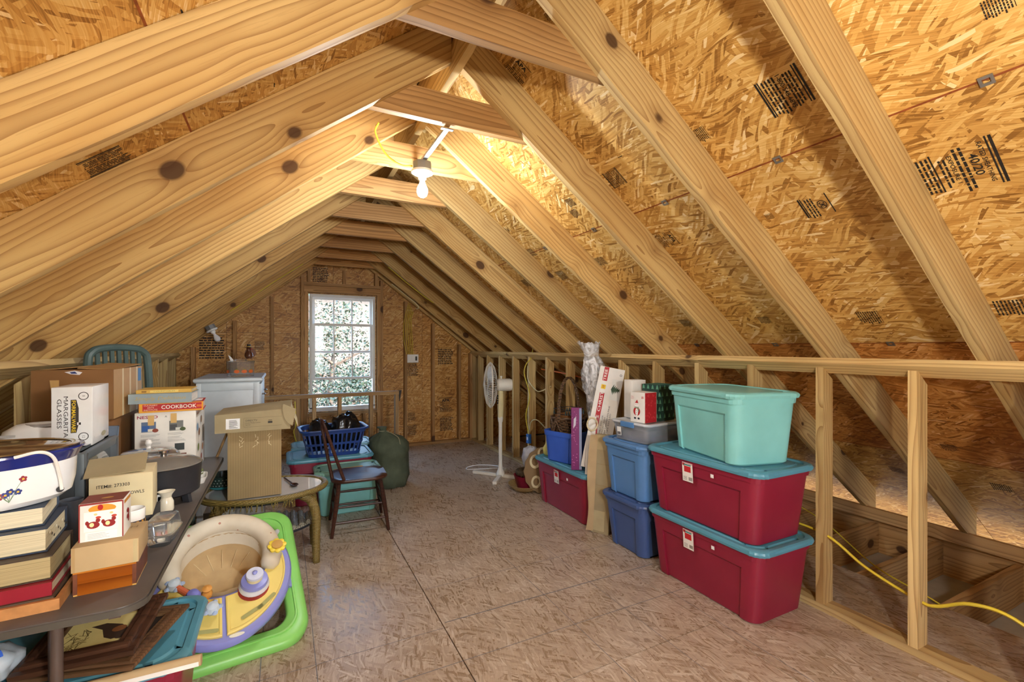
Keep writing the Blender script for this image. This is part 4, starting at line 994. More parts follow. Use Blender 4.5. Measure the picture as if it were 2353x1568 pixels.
# green garden chair behind the cartons
M['green_chair'] = plain('dark_green_resin', '566a68', 0.4, 0.08)
gc = thing('garden_chair', 'dark green resin garden chair with slatted back behind the cartons', 'chair', (-0.745, 3.485, 0), R(52))
part('back_frame', MB().tube(spline([(-0.175, 0.16, 0.42), (-0.185, 0.19, 0.9), (-0.178, 0.205, 1.30), (-0.150, 0.21, 1.385), (-0.07, 0.212, 1.410), (0.07, 0.212, 1.410), (0.150, 0.21, 1.385), (0.178, 0.205, 1.30), (0.185, 0.19, 0.9), (0.175, 0.16, 0.42)], 6), 0.022, 10), 'green_chair', gc)
for i in range(7):
    x = -0.123+i*0.041; part('slat', MB().obox((x, 0.185, 0.92), (0.011, 0, 0), (0, 0.006, 0), (0, 0.027, 0.48)), 'green_chair', gc)
part('seat', MB().rrects([(0.37, 0.35, 0.06, 0.40), (0.39, 0.37, 0.07, 0.415), (0.39, 0.37, 0.07, 0.43), (0.36, 0.34, 0.06, 0.437)], 5), 'green_chair', gc)
for sx in (-1, 1):
    for sy in (-1, 1): part('leg', MB().tube([(sx*0.16, sy*0.14, 0.42), (sx*0.18, sy*0.16, 0.0)], [0.026, 0.02], 10), 'green_chair', gc)
# ------------------------------------------------------------------ stair guard and things along the back
gd = thing('stair_guard', 'low lumber guard rail in front of the window', 'railing', (0.5, 5.40, 0))
lumber('top_rail', (-0.78, 0, 0.885), (0.71, 0, 0.885), 0.089, 0.038, gd, 'pine_old')
for x in (-0.74, -0.20, 0.06, 0.40, 0.69): lumber('post', (x, 0, 0.0), (x, 0, 0.866), 0.038, 0.089, gd, 'pine_old', up=(0,1,0))
part('brace', MB().obox((0.62, 0.10, 0.20), (0.018, 0, 0), (0, 0.10, 0.20), (0, 0.03, -0.015)), 'pine_old', gd)
part('hook', MB().prism([(0, 0), (0.035, 0.004), (0.012, -0.13)], 'y', -0.01, 0.01).xf(Matrix.Translation((0.715, 0, 0.905))), col('26221f'), gd)
ot = thing('outlet', 'white double power outlet on the stair guard post', 'outlet', (0.135, 5.352, 0.335))
part('cover_plate', MB().box(-0.040, 0.040, -0.004, 0.0, -0.062, 0.062), 'white', ot, bevel=0.002)
for z in (-0.022, 0.022):
    part('socket', MB().lathe([(0.019, 0), (0.019, 0.003), (0.001, 0.003)], 16).xf(Matrix.Translation((0, -0.004, z)) @ Matrix.Rotation(R(90), 4, 'X')), 'porcelain', ot)
    for sx in (-1, 1): part('slot', MB().box(sx*0.006-0.0012, sx*0.006+0.0012, -0.0076, -0.0072, z-0.004, z+0.007), col('2a2a2a'), ot)
lumber('post', (-0.365, 0, 0.0), (-0.365, 0, 0.866), 0.06, 0.089, gd, 'pine_old', up=(0,1,0))
cable('outlet_cable', [(0.125, 5.35, 0.405), (0.10, 5.345, 0.52), (0.12, 5.345, 0.60), (0.11, 5.345, 0.84)], 0.0055, 'yellow_cable', 'yellow cable running down the guard post to the outlet')

# white chest of drawers
M['white_paint'] = plain('pale_blue_white_paint', 'ccd6dd', 0.35, 0.03)
ch = thing('chest_of_drawers', 'pale blue-white chest of drawers with panelled side near the back wall', 'dresser', (-0.40, 4.80, 0))
part('carcass', MB().box(-0.225, 0.215, -0.40, 0.40, 0.06, 1.125), 'white_paint', ch, bevel=0.004)
part('plinth', MB().box(-0.225, 0.20, -0.385, 0.385, 0, 0.06), 'white_paint', ch)
part('top', MB().rrects([(0.47, 0.83, 0.008, 1.125), (0.49, 0.85, 0.01, 1.137), (0.49, 0.85, 0.01, 1.153), (0.475, 0.835, 0.01, 1.160)], 3), 'white_paint', ch, auto=30)
for a, b, c, d in ((-0.225, -0.19, 0.06, 1.12), (0.175, 0.22, 0.06, 1.12)): part('side_stile', MB().box(a, b, -0.410, -0.40, c, d), 'white_paint', ch, bevel=0.002)
for c, d in ((1.06, 1.12), (0.06, 0.14)): part('side_rail', MB().box(-0.19, 0.175, -0.410, -0.40, c, d), 'white_paint', ch, bevel=0.002)
for i in range(5):
    z = 0.075+i*0.208
    dr = part('drawer', MB().box(0.215, 0.232, -0.37, 0.37, z, z+0.198), 'white_paint', ch, bevel=0.003)
    for y in (-0.22, 0.22): part('pull', MB().tube(spline([(0.232, y-0.045, z+0.10), (0.256, y-0.035, z+0.10), (0.256, y+0.035, z+0.10), (0.232, y+0.045, z+0.10)], 4), 0.005, 6), 'chrome', dr)
og = thing('candy_organizer', 'clear acrylic container with orange pumpkin decals on the chest of drawers', 'container', (-0.335, 4.66, 1.161), R(-12))
part('body', MB().lathe([(0.001, 0), (0.105, 0), (0.108, 0.12), (0.112, 0.128), (0.104, 0.128), (0.10, 0.01), (0.001, 0.008)], 12, smooth=False), 'clear', og)
part('lid', MB().lathe([(0.111, 0.129), (0.111, 0.136), (0.05, 0.14), (0.045, 0.15), (0.001, 0.15)], 12, smooth=False), 'clear', og)
mb = MB()
for i, a in enumerate((200, 225, 270, 300, 330)):
    a = R(a); o = Vector((0.109*math.cos(a), 0.109*math.sin(a), 0.045)); tx = Vector((-math.sin(a), math.cos(a), 0))
    put_disc(mb, o, tx, (0,0,1), 0.021, 0.016, mi=0); put_disc(mb, o+Vector((math.cos(a), math.sin(a), 0))*0.001+Vector((0,0,0.017)), tx, (0,0,1), 0.008, 0.004, mi=1)
part('decals', mb, [col('d8672a'), col('6f8a34')], og)['kind'] = 'stuff'
part('napkin', MB().loft([[(-0.07,-0.03,0.13),(-0.04,-0.03,0.13),(-0.05,-0.01,0.13)],[(-0.085,-0.025,0.17),(-0.07,-0.02,0.168),(-0.078,-0.015,0.172)],[(-0.092,-0.02,0.185),(-0.089,-0.02,0.184),(-0.09,-0.018,0.186)]]), 'white', og)
tk = thing('turkey_figure', 'small brown turkey figurine wearing a black hat on the clear container', 'figurine', (-0.275, 4.675, 1.315), R(20))
part('body', MB().lathe([(0.001, 0), (0.02, 0.0), (0.034, 0.02), (0.032, 0.045), (0.018, 0.062), (0.016, 0.075), (0.020, 0.09), (0.012, 0.104), (0.001, 0.106)], 16), plain('brown_glaze', '5a3524', 0.25, 0.2), tk)
part('hat', MB().lathe([(0.030, 0.098), (0.030, 0.102), (0.017, 0.102), (0.014, 0.128), (0.001, 0.128)], 16), col('1c1a18'), tk)
part('hat_band', MB().lathe([(0.0178, 0.103), (0.0172, 0.109)], 16, caps=(False, False)), col('c8a03c'), tk)
part('tail', MB().lathe([(0.001, -0.004), (0.045, -0.003), (0.045, 0.003), (0.001, 0.004)], 14).xf(Matrix.Translation((0.02, 0.02, 0.05)) @ Matrix.Rotation(R(80), 4, 'X')), plain('brown_feathers', '74482e', 0.5, 0.3), tk)
part('wattle', MB().lathe([(0.001, 0), (0.006, 0.006), (0.001, 0.014)], 8).xf(Matrix.Translation((0.018, -0.012, 0.078))), col('b03028'), tk)

# storage bins behind the chair, laundry basket, sack
storage_bin('red bin with teal lid under the blue laundry basket', (0.395, 4.64, 0), 0.70, 0.46, 0.42, 90, 'red_poly', 'teal_poly')
storage_bin('blue-lidded bin behind the laundry basket beside the stair guard', (0.46, 5.13, 0), 0.74, 0.36, 0.42, 90, 'navy_poly', plain('pale_teal_lid', '7fb4c0', 0.35))
gb = storage_bin('sage green bin with matching lid behind the dark chair', (0.50, 4.215, 0), 0.50, 0.30, 0.375, 90, 'aqua_poly', 'sage_poly')
st = tag(part('wooden_stick', MB().box(-0.12, 0.12, -0.014, 0.014, 0, 0.006), plain('light_stick_wood', 'c9a06a', 0.6, 0.1), None, bevel=0.001, loc=(0.50, 4.12, 0.3755), rot=(0, 0, R(8))), 'flat light wooden stick on the sage green bin lid', 'stick')
M['basket_blue'] = m_poly('navy_basket_plastic', '1f3f86', 0.35)
lb = thing('laundry_basket', 'dark blue plastic laundry basket full of black bags', 'laundry basket', (0.42, 4.60, 0.421), R(3))
BW, BD, BH = 0.56, 0.38, 0.245
def bk(z): k = 0.80+0.20*z/BH; return BW*k, BD*k
def side_pts(z): 
    w, d = bk(z); return rrect(w, d, 0.07, z, 7)
def band(z0, z1, th=0.004):
    a, b = side_pts(z0), side_pts(z1); a2 = [(x*0.975, y*0.965, z) for x, y, z in a]; b2 = [(x*0.975, y*0.965, z) for x, y, z in b]
    return [a, b, b2, a2, a]
part('base', MB().rrects([(BW*0.80, BD*0.80, 0.07, 0), (BW*0.80, BD*0.80, 0.07, 0.006)], 7), 'basket_blue', lb)
for z0, z1 in ((0.004, 0.03), (0.105, 0.125), (0.205, 0.238)): part('band', MB().loft(band(z0, z1), True, (False, False)), 'basket_blue', lb, auto=40)
part('rim', MB().loft([rrect(BW+g, BD+g, 0.08, z, 7) for g, z in ((0.0, 0.236), (0.035, 0.232), (0.045, 0.24), (0.035, 0.249), (0.0, 0.247), (-0.015, 0.24), (0.0, 0.236))], True, (False, False)), 'basket_blue', lb, auto=60)
mbv = MB()
for i in range(46):
    f = i/46*2*math.pi
    for z0, z1 in ((0.03, 0.105), (0.125, 0.205)):
        def pt(z):
            w, d = bk(z); c, s = math.cos(f), math.sin(f)
            # squircle point
            k = (abs(c)**5+abs(s)**5)**(-0.2); return Vector((w/2*c*k*0.988, d/2*s*k*0.985, z))
        p0, p1 = pt(z0-0.002), pt(z1+0.002); up = (p1-p0)/2
        w, d = bk(z0); tg = Vector((-math.sin(f)*w, math.cos(f)*d, 0))
        c_, s_ = abs(math.cos(f)*1.0), abs(math.sin(f))
        tg = Vector((1, 0, 0)) if s_ > c_*1.02 else Vector((0, 1, 0)) if c_ > s_*1.02 else tg.normalized()
        nn = Vector((tg.y, -tg.x, 0)); o = part('rib', MB().obox((p0+p1)/2, tg*0.0075, nn*0.002, up), 'basket_blue', lb)
M['bag_black'] = plain('black_bin_liner', '141416', 0.22, 0.2, 40)
def lumpy(rad, sc, seed, n=28, m=16, amp=0.16, freq=3.0, flat=0.0):
    """crumpled blob around the origin"""
    mb = MB(); rings = []
    for j in range(m+1):
        th = math.pi*j/m; ring = []
        for i in range(n):
            ph = 2*math.pi*i/n; d = Vector((math.sin(th)*math.cos(ph), math.sin(th)*math.sin(ph), -math.cos(th)))
            q = 1+amp*(noise.noise(d*freq+Vector((seed*7.3, seed, 0)))+0.6*noise.noise(d*freq*2.3+Vector((seed, 3, 1)))+0.35*noise.noise(d*freq*5+Vector((1, seed, 8))))
            z = d.z*rad*sc[2]*q
            if flat: z = max(z, -flat)
            ring.append((d.x*rad*sc[0]*q, d.y*rad*sc[1]*q, z))
        rings.append(ring)
    return mb.loft(rings, True, (False, False))
for k, (x, y, z, sx, sy, sz, lab) in enumerate(((0.30, 4.60, 0.60, 0.105, 0.13, 0.14, 'small crumpled black plastic bag at the left of the laundry basket'), (0.53, 4.60, 0.615, 0.135, 0.135, 0.17, 'large crumpled black plastic bag filling the laundry basket'))):
    o = part('black_bag', lumpy(1.0, (sx, sy, sz), k+2, amp=0.2, freq=2.5), 'bag_black', None, auto=180, loc=(x, y, z)); tag(o, lab, 'bag')
M['olive'] = plain('olive_canvas', '4f5844', 0.85, 0.16, 9.0, bump=0.4)
sk = thing('canvas_sack', 'drawstring olive green canvas duffel bag standing on the floor', 'bag', (0.99, 4.76, 0), R(0))
rings = []
prof = [(0.0, 0.12), (0.01, 0.17), (0.08, 0.195), (0.2, 0.185), (0.28, 0.175), (0.36, 0.20), (0.43, 0.20), (0.485, 0.16), (0.52, 0.09), (0.545, 0.045), (0.56, 0.030), (0.58, 0.035), (0.60, 0.05), (0.603, 0.02)]
for j, (z, r) in enumerate(prof):
    ring = []
    for i in range(36):
        a = 2*math.pi*i/36; d = Vector((math.cos(a), math.sin(a), z*5))
        q = r*(1+0.16*noise.noise(d*1.7)+0.12*noise.noise(d*4.3)+0.05*noise.noise(d*9)+(0.10*math.sin(a*14) if z > 0.47 else 0))
        ring.append((q*math.cos(a)-0.09*max(0, z-0.35)/0.25, q*math.sin(a), z))
    rings.append(ring)
part('body', MB().loft(rings, True, (True, True)), 'olive', sk, auto=180)
part('drawstring', MB().tube(spline([(-0.05, -0.03, 0.56), (-0.04, -0.06, 0.555), (0.0, -0.10, 0.54), (0.05, -0.13, 0.5), (0.06, -0.17, 0.44)], 5), 0.004, 6), col('8d8a6e'), sk)
part('drawstring', MB().tube([(-0.09+0.034*math.cos(a), 0.034*math.sin(a), 0.561) for a in [i*0.3927 for i in range(16)]], 0.004, 6, closed=True), col('8d8a6e'), sk)

# dark wooden chair
M['dark_wood'] = m_pine('dark_stained_wood', srgb('4a2c20'), srgb('38201a'), srgb('1c0f0c'), rough=0.3, ring=120, knots=False)
dc = thing('wooden_chair', 'dark-stained wooden chair with hoop back facing the bins', 'chair', (0.535, 3.79, 0), R(-3))
# seat: saddle outline
def seat_ring(z, g): return [(x+0.0, y, z) for x, y, _ in rrect(0.42+g, 0.39+g, 0.10, 0, 8)]
part('seat', MB().loft([seat_ring(0.385, -0.06), seat_ring(0.392, -0.01), seat_ring(0.405, 0.0), seat_ring(0.415, -0.012), seat_ring(0.411, -0.10), seat_ring(0.408, -0.25)], True, (True, True)), 'dark_wood', dc, auto=60)
feet = {}
for sx in (-1, 1):
    for sy in (-1, 1):
        top = Vector((sx*0.15, sy*0.14, 0.39)); bot = Vector((sx*0.205, sy*0.20, 0.0)); feet[(sx, sy)] = (top, bot)
        rs = [0.013, 0.017, 0.019, 0.017, 0.014, 0.012]
        part('leg', MB().tube([top.lerp(bot, k/5) for k in range(6)], rs, 10), 'dark_wood', dc)
def at_leg(k, z): t_, b_ = feet[k]; return t_.lerp(b_, (0.39-z)/0.39)
for sy, zs in ((-1, (0.10, 0.21)), (1, (0.12, 0.23))):
    for z in zs: part('stretcher', MB().tube([at_leg((-1, sy), z), (at_leg((-1, sy), z)+at_leg((1, sy), z))/2, at_leg((1, sy), z)], [0.008, 0.011, 0.008], 8), 'dark_wood', dc)
for sx, zs in ((-1, (0.16, 0.27)), (1, (0.16, 0.27))):
    for z in zs: part('stretcher', MB().tube([at_leg((sx, -1), z), at_leg((sx, 1), z)], 0.009, 8), 'dark_wood', dc)
part('hoop_back', MB().tube(spline([(-0.115, -0.155, 0.405), (-0.165, -0.12, 0.55), (-0.22, -0.08, 0.72), (-0.255, -0.05, 0.82), (-0.272, -0.01, 0.852), (-0.27, 0.04, 0.82), (-0.255, 0.03, 0.72), (-0.225, -0.03, 0.55), (-0.195, -0.085, 0.405)], 6), 0.0125, 10), 'dark_wood', dc)

# wicker coffee table with glass top
def m_wicker(name, a, b, fx=260.0, fz=160.0):
    t = NT(name); tc = t.new('TexCoord'); sp = t.new('SeparateXYZ'); t.link(tc.outputs['Object'], sp.inputs[0])
    w1 = t.math('SINE', t.math('MULTIPLY', sp.outputs[2], fz*4)); w2 = t.math('SINE', t.math('MULTIPLY', t.math('ADD', sp.outputs[0], sp.outputs[1]), fx))
    v = t.math('MULTIPLY_ADD', t.math('MULTIPLY', w1, w2), 0.5, 0.5)
    nz = t.new('TexNoise', i_Scale=25.0); t.link(tc.outputs['Object'], nz.inputs['Vector'])
    c = t.ramp(v, [(0.1, srgb(b)), (0.6, srgb(a))]); c = t.mix(t.math('MULTIPLY', nz.outputs[0], 0.35), c, srgb(b))
    t.link(c, t.b.inputs['Base Color']); t.b.inputs['Roughness'].default_value = 0.45; t.bump(v, 0.7, 0.004); return t.m
M['wicker'] = m_wicker('olive_gold_wicker', '9a8648', '4a3b18'); M['wicker_grey'] = m_wicker('greyish_wicker', 'a6a292', '57513f')
M['dark_frame'] = plain('dark_metal_frame', '2a2d34', 0.4)
wt = thing('wicker_table', 'oval wicker coffee table with glass top and lower shelf', 'table', (-0.10, 3.41, 0))
RXX, RYY, HZ = 0.372, 0.275, 0.485
ell = lambda rx, ry, z, n=48: [(rx*math.cos(2*math.pi*i/n), ry*math.sin(2*math.pi*i/n), z) for i in range(n)]
part('rim', MB().loft([ell(RXX-0.03, RYY-0.03, HZ-0.02), ell(RXX, RYY, HZ-0.024), ell(RXX+0.008, RYY+0.008, HZ-0.008), ell(RXX, RYY, HZ+0.008), ell(RXX-0.025, RYY-0.025, HZ+0.008), ell(RXX-0.035, RYY-0.035, HZ), ell(RXX-0.03, RYY-0.03, HZ-0.02)], True, (False, False)), 'wicker', wt, auto=180)
part('glass_top', MB().loft([ell(RXX-0.036, RYY-0.036, HZ-0.006), ell(RXX-0.036, RYY-0.036, HZ+0.001)], True, (True, True)), plain('white_backed_glass', 'd4dadd', 0.05, 0.02, coat=0.9), wt)
part('underframe', MB().tube([Vector(p) for p in ell(RXX-0.06, RYY-0.05, HZ-0.035)], 0.012, 8, closed=True), 'dark_frame', wt)
r_ = random.Random(11)
for i in range(34):   # loose strands hanging from the worn near edge
    x = r_.uniform(-0.30, 0.16); k = math.sqrt(max(0.02, 1-(x/RXX)**2)); L = r_.uniform(0.012, 0.04)
    part('loose_strand', MB().tube([(x, -RYY*k+0.004, HZ-0.01), (x+r_.uniform(-.006,.006), -RYY*k-0.002, HZ-0.03), (x+r_.uniform(-.012,.012), -RYY*k+0.002, HZ-0.03-L)], 0.0028, 5), 'wicker', wt)
for sx in (-1, 1):
    for sy in (-1, 1):
        x0, y0 = sx*0.207, sy*0.145
        path = spline([(x0, y0, HZ-0.03), (x0+sx*0.055, y0-sy*0.0, HZ-0.075), (x0+sx*0.085, y0+sy*0.01, HZ-0.18), (x0+sx*0.085, y0+sy*0.01, 0.12), (x0+sx*0.088, y0+sy*0.012, 0.0)], 5)
        part('leg', MB().tube(path, [0.034-0.012*i/(len(path)-1) for i in range(len(path))], 12), 'wicker', wt, auto=180)
SZ = 0.235
part('shelf', MB().loft([ell(0.275, 0.20, SZ), ell(0.285, 0.21, SZ+0.006), ell(0.275, 0.20, SZ+0.012)], True, (True, True)), 'wicker_grey', wt, auto=180)
part('shelf_frame', MB().tube([Vector(p) for p in ell(0.275, 0.20, SZ-0.004)], 0.010, 8, closed=True), 'dark_frame', wt)
for i in range(12):
    x = -0.253+i*0.046
    part('shelf_bar', MB().tube([(x, -0.19*math.sqrt(max(0.05, 1-(x/0.285)**2)), SZ+0.014), (x, 0.0, SZ+0.02), (x, 0.19*math.sqrt(max(0.05, 1-(x/0.285)**2)), SZ+0.014)], 0.018, 8), 'wicker_grey', wt)
# tall carton and media box on the wicker table
t, p = carton('tall_carton', 'tall ribbed brown carton standing on the wicker table', 'box', (-0.155, 3.32, HZ+0.009), 0.288, 0.24, 0.41, 0, 'card_corr')
for u in (-0.075, 0.005, 0.085):
    for k in range(6): p.rect('F', u+random.uniform(-.012,.012), 0.38-k*0.012-random.uniform(0,.01), 0.002, 0.02, 'e8dcb8', rot=random.uniform(-60,60), lift=2)
p.done(t, 'tape_marks')
mz = HZ+0.42
t = thing('media_box', 'flat brown media server carton with open end flap on the tall carton', 'box', (-0.160, 3.295, mz), R(0))
mb = MB().add([(-0.2,-0.13,0),(0.2,-0.13,0),(0.2,0.13,0),(-0.2,0.13,0),(-0.2,-0.13,0.108),(0.2,-0.13,0.128),(0.215,0.13,0.155),(-0.18,0.13,0.12)], [(0,3,2,1),(4,5,6,7),(0,1,5,4),(2,3,7,6),(3,0,4,7)])
part('body', mb, 'card_grey', t)
part('inner_side', MB().add([(0.199,-0.129,0.001),(0.199,0.129,0.001),(0.213,0.129,0.15),(0.199,-0.129,0.125)], [(0,1,2,3)]), 'card_white', t)
n = 10; fan = [(0.0, 0.0)]+[(0.085*math.cos(R(-200+i*95/n)), 0.105*math.sin(R(-200+i*95/n))) for i in range(n+1)]
part('end_flap', MB().prism([(0.212+0.02+px*0.9, 0.122+pz) for px, pz in fan], 'y', -0.137, -0.1345), 'card_grey', t)
part('end_flap', MB().obox((0.225, 0.0, 0.075), (0.018, 0.0, -0.055), (0, 0.125, 0.01), (0.0012, 0, 0.0006)), 'card_cream', t)
p = Pr(0.40, 0.26, 0.12); p.rect('F', -0.108, 0.052, 0.072, 0.062, 'e6e8ea'); p.lines('F', -0.105, 0.072, 0.045, 9, 0.0055, '3c3e42', 0.002, 5, lift=3)
p.text('F', -0.012, 0.066, 'DIRECTV', 0.011, '4a4034', w=0.062); p.text('F', -0.004, 0.052, 'Home Media Center', 0.006, '4a4034', w=0.082); p.text('F', -0.03, 0.041, 'Server', 0.006, '4a4034', w=0.028)
for a, b, c, d in ((0.05, 0.082, 0.205, 0.001), (0.05, 0.028, 0.205, 0.001)): p.rect('F', a, b, c, d, '5a5040')
p.rect('F', -0.052, 0.055, 0.001, 0.054, '5a5040'); p.rect('F', 0.088, 0.062, 0.02, 0.004, '4a4034'); p.rect('F', 0.088, 0.050, 0.024, 0.012, '2c2822')
o = p.done(t)
mb = MB(); 
for i in range(12):
    x = -0.15+i*0.028+random.uniform(-.008, .008)
    put_rect(mb, (x, 0.02+random.uniform(-.06,.06), 0.117+0.075*(x+0.2)*0.62+0.012), (1, 0, 0.07), (0.03, 1, 0.13), random.uniform(.006,.02), random.uniform(.002,.004))
so = thing('wooden_spoon', 'dark wooden spoon lying on the wicker table glass', 'spoon', (0.065, 3.36, HZ+0.004), R(105))
part('handle', MB().tube([(0.03, 0, 0.010), (0.13, 0, 0.008), (0.225, 0, 0.008)], [0.006, 0.005, 0.006], 8), 'dark_wood', so)
part('bowl', MB().lathe([(0.001, 0.0), (0.018, 0.002), (0.030, 0.012), (0.028, 0.014), (0.016, 0.006), (0.001, 0.005)], 20, (0, 0, 0), 0, 1.25, 0.85), 'dark_wood', so)
dw = tag(part('wooden_dowel', MB().tube([(-0.455, 3.36, 0.502), (-0.309, 3.29, 0.885)], [0.009, 0.007], 8), plain('worn_dowel_wood', '8a6a42', 0.6, 0.2, 30)), 'thin worn wooden dowel leaning against the tall ribbed carton', 'dowel')
# dark colander and bag of odds and ends at the left end of the wicker table
M['dark_enamel'] = plain('dark_green_enamel', '22332e', 0.3, 0.1)
t = thing('colander', 'dark green metal colander on the wicker table behind the tall carton', 'colander', (-0.355, 3.50, HZ+0.009))
table_end = 0
part('bowl', MB().lathe([(0.001, 0), (0.05, 0), (0.072, 0.02), (0.085, 0.09), (0.092, 0.095), (0.083, 0.093), (0.068, 0.025), (0.001, 0.006)], 28), 'dark_enamel', t)
part('rim_band', MB().lathe([(0.067, 0.010), (0.075, 0.020), (0.073, 0.024)], 28, caps=(False, False)), col('2e7f86'), t)
mb = MB()
for j in range(3):
    for i in range(26):
        a = 2*math.pi*i/26+j*0.12; rr = 0.0762+j*0.0034; z = 0.035+j*0.018
        put_disc(mb, (rr*math.cos(a), rr*math.sin(a), z), (-math.sin(a), math.cos(a), 0), (0.15*math.cos(a), 0.15*math.sin(a), 1), 0.0032, n=7)
part('holes', mb, col('c9cdc8'), t)['kind'] = 'stuff'
t, p = carton('grey_crate', 'pale grey plastic crate on the floor under the wicker table', 'crate', (-0.30, 3.78, 0), 0.36, 0.26, 0.30, 0, plain('pale_grey_plastic', 'b4b6b4', 0.5), bevel=0.006)
p.rect('F', 0.05, 0.18, 0.10, 0.06, 'd8d8d4'); p.done(t)

# baby walker leaning up against the wicker table
M['lime'] = m_poly('lime_green_plastic', '8ad56a', 0.35); M['lav'] = m_poly('lavender_plastic', '8f96dc', 0.35); M['yel'] = m_poly('butter_yellow_plastic', 'ecd77a', 0.35)
def m_padfab():
    t = NT('printed_pad_fabric'); tc = t.new('TexCoord'); nz = t.new('TexNoise', i_Scale=6.0, i_Detail=3.0); t.link(tc.outputs['Object'], nz.inputs['Vector'])
    c = t.ramp(nz.outputs[0], [(0.35, srgb('cfc4ac')), (0.65, srgb('e2d9c4'))])
    v = t.new('TexVoronoi', i_Scale=17.0); t.link(tc.outputs['Object'], v.inputs['Vector'])
    c = t.mix(t.math('MULTIPLY', t.math('LESS_THAN', v.outputs['Distance'], 0.13), 0.75), c, srgb('a8503c'))
    t.link(c, t.b.inputs['Base Color']); t.b.inputs['Roughness'].default_value = 0.9; t.bump(nz.outputs[0], 0.3, 0.01); return t.m
M['padfab'] = m_padfab(); M['seatfab'] = plain('tan_seat_fabric', 'c2a679', 0.9, 0.12, 8, bump=0.3)
WK = thing('baby_walker', 'baby walker with lime green base, lavender tray and yellow toy panels', 'baby walker', (-0.275, 2.72, 0.205), rot=(R(28), 0, R(7)))
# base frame (local plane z = 0; up-slope = +y)
def bring(w, d, r, z, n=8): return rrect(w, d, r, z, n)
outer = [(0.70, 0.84, 0.12, -0.030), (0.715, 0.855, 0.13, 0.0), (0.70, 0.84, 0.12, 0.022), (0.67, 0.81, 0.11, 0.032), (0.545, 0.665, 0.08, 0.026), (0.525, 0.645, 0.075, 0.014), (0.525, 0.645, 0.075, -0.025), (0.70, 0.84, 0.12, -0.030)]
part('base_frame', MB().loft([bring(*q) for q in outer], True, (False, False)), 'lime', WK, auto=50)
part('base_ridge', MB().loft([bring(*q) for q in ((0.62, 0.745, 0.10, 0.029), (0.615, 0.740, 0.10, 0.036), (0.60, 0.725, 0.095, 0.036), (0.595, 0.72, 0.09, 0.028))], True, (False, False)), 'lime', WK, auto=50)
for sx, sy in ((-1,-1),(1,-1),(-1,1),(1,1)): part('wheel', MB().lathe([(0.001, -0.012), (0.022, -0.012), (0.025, 0), (0.022, 0.012), (0.001, 0.012)], 14).xf(Matrix.Translation((sx*0.29, sy*0.35, -0.045)) @ Matrix.Rotation(R(90), 4, 'Y')), 'yel', WK)
part('strut', MB().tube([(0.285, -0.10, 0.03), (0.23, 0.02, 0.13)], 0.012, 10), 'yel', WK); part('strut_foot', MB().tube([(0.285, -0.135, 0.03), (0.285, -0.09, 0.035)], 0.018, 10), 'lav', WK)
for sx in (-1, 1): part('support', MB().tube([(sx*0.27, 0.25, 0.03), (sx*0.22, 0.10, 0.14)], 0.014, 8), col('d8dce8'), WK)
# tray ring, egg-shaped
def egg(k, z, n=56, dy=0.0, sx=0.30, sy=0.345):
    out = []
    for i in range(n):
        a = 2*math.pi*i/n; x, y = math.cos(a), math.sin(a); w = 1.0 if y > 0 else 1.0-0.06*y*y
        out.append((sx*x*k*w, sy*y*k+dy, z))
    return out
HC = (0.0, 0.075)
def hole(rx, ry, z, n=56): return [(HC[0]+rx*math.cos(2*math.pi*i/n), HC[1]+ry*math.sin(2*math.pi*i/n), z) for i in range(n)]
TZ2 = 0.125
_n0 = set(WK.children)
part('tray', MB().loft([egg(0.94, TZ2-0.05), egg(1.0, TZ2-0.03), egg(1.0, TZ2-0.004), egg(0.975, TZ2+0.006), egg(0.93, TZ2+0.004), hole(0.195, 0.185, TZ2+0.006), hole(0.185, 0.175, TZ2+0.002), hole(0.18, 0.17, TZ2-0.04), egg(0.94, TZ2-0.05)], True, (False, False)), 'lav', WK, auto=45)
def panel(a0, a1, z):
    """tray insert between inner hole and outer edge over angle range (degrees)"""
    pts = []; n = 16
    for i in range(n+1):
        a = R(a0+(a1-a0)*i/n); w = 1.0-0.06*(math.sin(a)**2 if math.sin(a) < 0 else 0); pts.append((0.30*math.cos(a)*0.90*w, 0.345*math.sin(a)*0.90))
    for i in range(n+1):
        a = R(a1+(a0-a1)*i/n); pts.append((HC[0]+0.205*math.cos(a), HC[1]+0.195*math.sin(a)))
    return pts
for a0, a1 in ((186, 268), (272, 372)):
    pts = panel(a0, a1, 0); c = (sum(p[0] for p in pts)/len(pts), sum(p[1] for p in pts)/len(pts))
    sh = lambda k, z: [(c[0]+(x-c[0])*k, c[1]+(y-c[1])*k, z) for x, y in pts]
    mb = MB().loft([sh(1.0, TZ2+0.004), sh(1.0, TZ2+0.014), sh(0.97, TZ2+0.017), sh(0.93, TZ2+0.017), sh(0.90, TZ2+0.013)], True, (False, True), smooth=False)
    part('toy_panel', mb, 'yel', WK)
